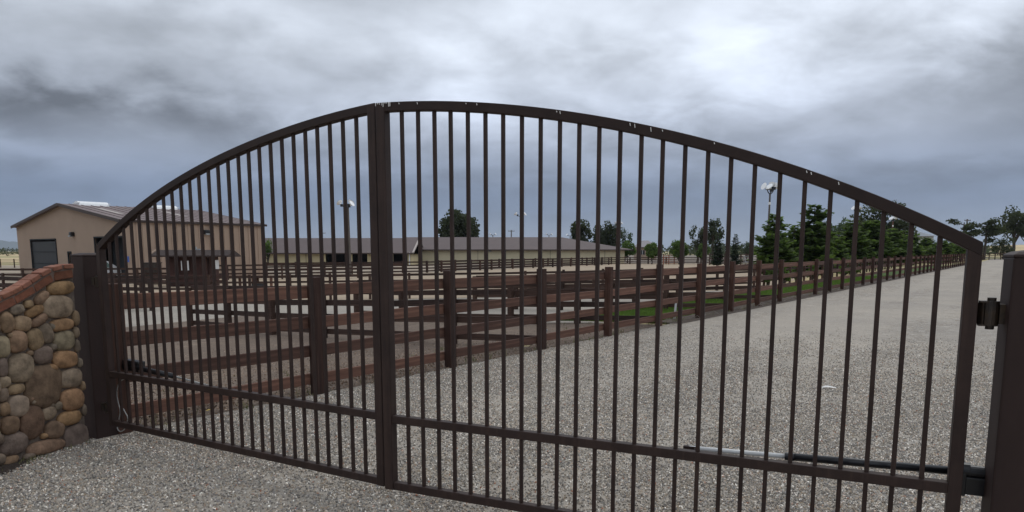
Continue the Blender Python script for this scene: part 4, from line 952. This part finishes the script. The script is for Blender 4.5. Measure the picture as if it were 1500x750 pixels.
broad_tree(995, 126, 351, 27, M_LEAFG, 'rounded bright green tree right of the orange pen gate', YG, 'young_tree', seed=10, nclump=38, leafk=.085, dens=110, trunk=.15)
broad_tree(1030, 124, 355, 20, M_LEAFG, 'small green tree in front of the gnarled oaks', YG, 'young_tree', seed=12, nclump=34, leafk=.085, dens=110, trunk=.15)
broad_tree(1226, 110, 318, 48, M_LEAFB, 'greyish rounded oak showing between two redwoods', 'oaks beyond the redwood row', seed=13, nclump=36, dens=60, trunk=.15)
broad_tree(1290, 115, 294, 88, M_LEAFD, 'big dark spreading oak behind the redwood row', 'oaks beyond the redwood row', seed=14, nclump=52, dens=70, trunk=.2)
broad_tree(1318, 120, 318, 44, M_LEAFD, 'lower dark oak at the right shoulder of the big spreading oak', 'oaks beyond the redwood row', seed=15, nclump=30, dens=50, trunk=.2)
broad_tree(1484, 150, 302, 52, M_LEAFD, 'tall gnarled oak standing against the sky near the right edge', 'trees at the end of the drive', seed=16, nclump=34, dens=52, loose=.5, trunk=.34)
broad_tree(1503, 148, 316, 36, M_LEAFD, 'second crown of oak cut off by the right edge', 'trees at the end of the drive', seed=17, nclump=20, dens=40, loose=.5, trunk=.4)
broad_tree(1470, 140, 343, 34, M_LEAFD, 'dense dark bush at the end of the drive', 'trees at the end of the drive', 'bush', seed=18, nclump=24, dens=70, trunk=.02)
broad_tree(1402, 120, 352, 32, M_LEAFG, 'round green bush closing the redwood row', 'trees at the end of the drive', 'bush', seed=19, nclump=34, leafk=.085, dens=110, trunk=.05)
broad_tree(392, 120, 343, 16, M_LEAFG, 'small green tree between the tan barn and the yellow barn', YG, 'young_tree', seed=20, nclump=14, dens=50, trunk=.1)
broad_tree(1094, 150, 350, 26, M_LEAFB, 'low dark tree behind the pens left of the tall lamp pole', 'oaks beyond the redwood row', seed=21, nclump=18, dens=50, trunk=.15)
broad_tree(10, 330, 363, 44, M_LEAFD, 'dark grove far left on the golden field', 'far groves', 'grove_tree', seed=22, nclump=26, dens=60, trunk=.02)
broad_tree(34, 340, 365, 30, M_LEAFD, 'dark grove tree half hidden by the corner of the tan barn', 'far groves', 'grove_tree', seed=23, nclump=20, dens=60, trunk=.02)
broad_tree(-16, 320, 365, 30, M_LEAFD, 'dark grove tree beyond the left edge', 'far groves', 'grove_tree', seed=24, nclump=20, dens=60, trunk=.02)
# far-off wood along the horizon
rr = random.Random(5); mb = MB()
for (a, b, hgt) in ((930, 1110, 9), (1330, 1480, 8), (-60, 40, 4), (1100, 1330, 6), (700, 930, 3)):
    for k in range(int((b-a)*.55)):
        px = rr.uniform(a, b); Y = rr.uniform(380, 520); x = gx(px, Y); h = Y/1000*hgt*rr.uniform(.5, 1.15)
        leaves(mb, (x, Y, 1.0+h*.3), (h*.9, h*.9, h*.75+1.2), 26, h*.28, rr)
o = mb.build('distant_wood', M_LEAFD); tag(o, kind='stuff')

def conifer(px, Y, top, w, label, seed, m=M_LEAFC, kind='redwood_tree', group='young redwoods in a row behind the drive fence', full=.30, lev=34, gapy=.0):
    rr = random.Random(seed); x = gx(px, Y); g = ter(x, Y); H = at(px, top, Y).z - g; R_ = w*.66*Y/1000
    t = thing(kind, label, 'tree', group, (x, Y, g))
    MB().tube([(x, Y, g-.1), (x, Y, g+H*.5), (x, Y, g+H*.98)], [H*.022, H*.014, H*.003], 7).build('trunk', M_BARK, t)
    mb = MB(); bw = MB()
    for l in range(lev):
        f = (l+rr.random()*.6)/lev; z = g + H*(.06 + .93*f); ln = R_*((1-f)**.55)*rr.choice((.6, .8, 1.0, 1.15))*(.55+.45*min(1, f*5+.2)) + R_*.05
        nb = max(4, int(7*(1-f))+4)
        for b in range(nb):
            a = rr.uniform(0, 2*math.pi); L_ = ln*rr.uniform(.45, 1.15); dr_ = rr.uniform(-.75, .25)
            d = Vector((math.cos(a), math.sin(a), 0))
            e = Vector((x, Y, z)) + d*L_ + Vector((0, 0, L_*.12 - L_*dr_*.4)); s = Vector((x, Y, z))
            bw.tube([s, e], [H*.004, H*.001], 4, caps=False)
            ns = max(6, int(L_*15))
            for q in range(ns):
                u = (q+rr.random())/ns; p = s.lerp(e, .15+.85*u) + Vector((0, 0, -.06*L_*math.sin(u*3)))
                sz = (.20 + .16*(1-u))*(.6 + .4*(1-f))*R_*.72
                v = (d*rr.uniform(.3, 1.0) + Vector((-d.y, d.x, 0))*rr.choice((-1, 1))*rr.uniform(.4, 1) + Vector((0, 0, rr.uniform(-.35, .25)))).normalized()*sz*1.5
                wv = v.cross(Vector((rr.gauss(0, .4), rr.gauss(0, .4), 1))).normalized()*sz*.55
                mb.add([p, p+v*.5+wv, p+v, p+v*.5-wv], [(0, 1, 2, 3)])
    bw.build('branches', M_BARK, t); mb.build('crown', m, t)
CW = [(1133, 55, 312, 52, 'redwood with a split top right of the tall lamp pole'), (1163, 60, 328, 40, 'short redwood filling the gap before the tallest one'),
      (1190, 60, 298, 62, 'tallest young redwood with a thin leader above the fence'), (1226, 66, 347, 36, 'small yellowish redwood between larger neighbours'),
      (1246, 76, 322, 50, 'redwood behind the gate bars left of the big oak'), (1274, 82, 322, 56, 'broad redwood below the left side of the big oak'),
      (1306, 92, 334, 44, 'redwood below the right side of the big oak'), (1330, 98, 338, 40, 'redwood left of the distant grey house'),
      (1356, 108, 348, 36, 'low redwood right of the distant grey house'), (1380, 116, 352, 34, 'last redwood before the round bush'), (1150, 72, 340, 44, 'low redwood behind the first two of the row'),
      (1212, 84, 338, 44, 'low redwood behind the tallest one, to its right'), (1258, 96, 334, 40, 'low redwood showing under the left lamp of the row')]
for i, (px, Y, top, w, lab) in enumerate(CW): conifer(px, Y, top, w, lab, 30+i)
DC = 'dark conifers beyond the pens'
conifer(1051, 105, 341, 19, 'dark conical conifer nearer the gnarled oaks', 50, M_LEAFB, 'conifer', DC); conifer(1077, 104, 342, 17, 'dark conical conifer with a crooked tip', 51, M_LEAFB, 'conifer', DC)
# flat-topped cedars at the end of the drive
def cedar(px, Y, top, w, label, seed):
    rr = random.Random(seed); x = gx(px, Y); g = 0; H = at(px, top, Y).z - g; R_ = w/2*Y/1000
    t = thing('cedar_tree', label, 'tree', 'trees at the end of the drive', (x, Y, g)); tk = MB(); mb = MB()
    tk.tube([(x, Y, -.2), (x+.1, Y, H*.5), (x, Y, H*.97)], [.3, .2, .08], 7)
    for k in range(13):
        z = H*(.30+.66*rr.random()**.8); L_ = R_*rr.uniform(.4, 1.15)*(1.1-.35*z/H); a = rr.uniform(0, 6.28)
        e = Vector((x+math.cos(a)*L_, Y+math.sin(a)*L_*.8, z+L_*rr.uniform(.0, .35))); tk.tube([(x, Y, z-.3), e], [.10, .03], 5)
        for f in (.45, .75, 1.0): p = Vector((x, Y, z-.2)).lerp(e, f); leaves(mb, p+Vector((0, 0, rr.uniform(-.1, .2))), (R_*.30, R_*.30, .30+.3*rr.random()), 60, .24, rr, .5, 0)
    tk.build('trunk', M_BARK, t); mb.build('crown', M_LEAFD, t)
cedar(1409, 135, 324, 44, 'flat-topped dark cedar just above the end of the gate arch', 60); cedar(1442, 138, 326, 50, 'flat-topped dark cedar with level branches left of the tall oak', 61)
# shrubs in the planting bed between the arena fence and the redwoods
rr = random.Random(77)
for k in range(7):
    px = 1125 + k*22 + rr.uniform(-5, 5); Y = 36 + k*3.2
    broad_tree(px, Y, 388+rr.uniform(-2, 3), rr.uniform(16, 26), M_LEAFG if k % 2 else M_LEAFC, ['leftmost low shrub under the first redwood', 'second low shrub, in line with the gap between the first two redwoods', 'third low shrub, left of the tallest redwood', 'middle low shrub under the tallest redwood', 'fifth low shrub, right of the tallest redwood', 'sixth low shrub, under the yellowish redwood', 'rightmost of the low shrubs behind the drive fence'][k], 'low shrubs beneath the redwoods', 'shrub', seed=80+k, nclump=12, dens=40, trunk=.02, leafk=.12)

# ================================================================== light poles
def flood(mb, P0, d, r=.38):
    n = 12; d = d.normalized(); x = d.cross(Vector((0, 0, 1))).normalized(); y = x.cross(d); vs = []
    for q, rad in ((0, .10), (.18, .30), (.5, 1.0)):
        vs += [P0 + d*(q*r*2.0) + (x*math.cos(2*math.pi*k/n) + y*math.sin(2*math.pi*k/n))*r*rad for k in range(n)]
    mb.add(vs, [(i*n+k, i*n+(k+1) % n, (i+1)*n+(k+1) % n, (i+1)*n+k) for i in range(2) for k in range(n)] + [tuple(range(n))[::-1], tuple(range(2*n, 3*n))])
def lamp_pole(px, Y, top, lamps, label, rad=.14, two=False, m=M_POLE, k=1.0):
    x = gx(px, Y); g = ter(x, Y) if Y < 190 else -.7; zt = at(px, top, Y).z
    t = thing('flood_light_pole', label, 'light pole', 'floodlight poles round the arena', (x, Y, g))
    MB().tube([(x, Y, g-.3), (x, Y, (g+zt)/2), (x, Y, zt)], [rad, rad*.85, rad*.65], 10).build('pole', m, t)
    MB().box((x, Y-.02, zt-.9), (.16, .16, .22)).build('junction_box', M_VENT, t)
    for i, (ox, oz, dx_, dz_, oy) in enumerate(lamps):
        a = Vector((x, Y, zt-.1)); e = Vector((x+ox, Y+oy, zt+oz)); dz_ = abs(dz_)*.8+.25
        fm = MB(); d = Vector((dx_, -.35 if oy <= 0 else .35, dz_))
        mid = a.lerp(e, .5)+Vector((0, 0, -.12))
        br = MB().tube([a, mid, e], .045, 6).build('arm', M_BLACK, t)
        flood(fm, e, d, .34*k); fm.build('flood_lamp', M_SHINE, t)
        MB().box(e-d.normalized()*.12, (.26, .26, .26)).build('ballast', M_BLACK, t)
lamp_pole(1124, 62, 283, [(-.45, .45, -1, -.25, -.3), (-.12, .30, -.7, -.6, -.5), (.25, .55, .3, -.3, .4), (.5, .5, .7, -.3, .3)], 'tall flood light pole with four lamps beside the redwoods', .11)
lamp_pole(511, 72, 303, [(.35, .12, .9, -.55, -.4), (-.75, .25, -.6, -.5, .4), (.1, .3, .2, -.3, .5)], 'weathered pole with flood lamps behind the left leaf by the yellow barn', .22)
lamp_pole(762, 112, 316, [(.55, .1, .9, -.6, -.3), (-.5, .15, -.8, -.5, .4)], 'flood light pole hidden behind a gate bar above the low barn', .12)
lamp_pole(1251, 95, 308, [(-.45, .1, -.9, -.6, -.4), (.4, .15, .6, -.6, .3)], 'flood light pole over the redwoods left of the big oak', .12)
lamp_pole(1305, 105, 322, [(-.35, .0, -.8, -.7, -.4), (.3, .1, .6, -.5, .3)], 'flood light pole in front of the big dark oak', .13, m=M_RAIL)
lamp_pole(906, 150, 328, [(.35, .0, .7, -.6, -.4), (-.5, .1, -.7, -.5, .3)], 'flood light pole in front of the broad dark oak', .12)
lamp_pole(722, 230, 344, [(.75, .1, .8, -.5, -.4), (-.6, .1, -.8, -.5, .3)], 'small far flood light pole right of the round oak', .2, k=1.1)
lamp_pole(804, 230, 344, [(.75, .1, .8, -.5, -.4), (-.6, .1, -.8, -.5, .3)], 'small far flood light pole right of the middle of the barn roof', .2, k=1.1)
lamp_pole(835, 230, 345, [(-.9, .1, -.8, -.5, -.4), (.6, .1, .8, -.5, .3)], 'small far flood light pole touching the left oak', .2, k=1.1)
lamp_pole(1284, 100, 343, [(-.2, .0, -.5, -.9, -.4)], 'short flood light pole among the redwoods', .1)
def utility(px, Y, top, label, arms=1, w=2.4):
    x = gx(px, Y); zt = at(px, top, Y).z
    t = thing('utility_pole', label, 'utility pole', 'distant utility poles', (x, Y, -.7))
    MB().tube([(x, Y, -1), (x, Y, zt)], [.24, .17], 8).build('pole', M_POLE, t)
    for k in range(arms):
        a_ = MB().bar((x-w/2, Y-.15, zt-.4-k*1.2), (x+w/2, Y-.15, zt-.4-k*1.2), .14, .18).build('crossarm', M_POLE, t)
        for s in (-.45, -.2, .2, .45): MB().tube([(x+s*w, Y-.15, zt-.32-k*1.2), (x+s*w, Y-.15, zt-.08-k*1.2)], .07, 6).build('insulator', M_GREYW, a_)
utility(749, 250, 337, 'distant utility pole right of the round oak'); utility(473, 250, 340, 'distant utility pole above the yellow barn')
utility(1413, 190, 321, 'utility pole with two crossarms above the flat-topped cedar', 2, 1.7)

# ================================================================== distant houses
def house(px0, px1, Y, ytop, yeave, label, wm=M_HOUSEW, rm=M_HOUSER, ybase=None):
    x0 = gx(px0, Y); x1 = gx(px1, Y); zt = at(px0, ytop, Y).z; ze = at(px0, yeave, Y).z; g = -.7; dp = 9
    t = thing('house', label, 'house', 'distant houses', ((x0+x1)/2, Y, g))
    MB().box(((x0+x1)/2, Y+dp/2, (g+ze)/2), (x1-x0, dp, ze-g)).build('wall', wm, t)
    q = [Vector(p) for p in ((x0-.5, Y-.6, ze), (x1+.5, Y-.6, ze), (x1-1.5, Y+dp/2, zt), (x0+1.5, Y+dp/2, zt), (x0-.5, Y+dp+.6, ze), (x1+.5, Y+dp+.6, ze))]
    mb = MB(); mb.add(q, [(0, 1, 2, 3), (3, 2, 5, 4), (1, 5, 2), (0, 3, 4), (0, 4, 5, 1)]); mb.build('roof', rm, t)
    for k in range(3):
        xx = x0 + (x1-x0)*(k+.5)/3; w_ = MB().box((xx, Y-.02, (g+ze)/2+.3), (1.2, .08, 1.2)).build('window', M_DARK, t); MB().box((xx, Y-.07, (g+ze)/2+.3), (.08, .04, 1.2)).build('mullion', M_WHITE, w_)
house(937, 962, 190, 352, 362, 'grey-roofed low building between the green trees beyond the barn', wm=M_TAN, rm=mat('weathered_roof', (.26, .24, .25), .8, var=.1))
house(1329, 1366, 170, 338, 346, 'distant house with a blue-grey roof above the redwoods')
# stand of pale bleachers by the pens
p = at_ground(1111, 96); t = thing('bleachers', 'small pale bleachers just left of the first redwood', 'bleachers', None, p)
for k in range(4): MB().box(p+Vector((0, k*.5, .45+k*.38)), (3.2, .3, .06)).build('plank', M_GREYW, t)
for sx_ in (-1.4, 1.4): MB().bar(p+Vector((sx_, 0, 0)), p+Vector((sx_, 1.6, 1.6)), .06, .06).bar(p+Vector((sx_, 1.6, -.1)), p+Vector((sx_, 1.6, 1.6)), .06, .06, up=Vector((1, 0, 0))).build('frame', M_GREYW, t)

# ================================================================== air: faint haze that blues the far ridge
hz = MB(); hz.box((0, 7900, 150), (44000, 16300, 306))
hm = bpy.data.materials.new('haze'); hm.use_nodes = True; ht = hm.node_tree; ht.nodes.remove(ht.nodes['Principled BSDF'])
hv = ht.nodes.new('ShaderNodeVolumePrincipled'); hv.inputs['Color'].default_value = (.80, .88, 1, 1); hv.inputs['Density'].default_value = 7e-5; hv.inputs['Anisotropy'].default_value = .3
ht.links.new(hv.outputs[0], [n for n in ht.nodes if n.type == 'OUTPUT_MATERIAL'][0].inputs['Volume'])
ho = hz.build('haze', hm); ho['kind'] = 'stuff'
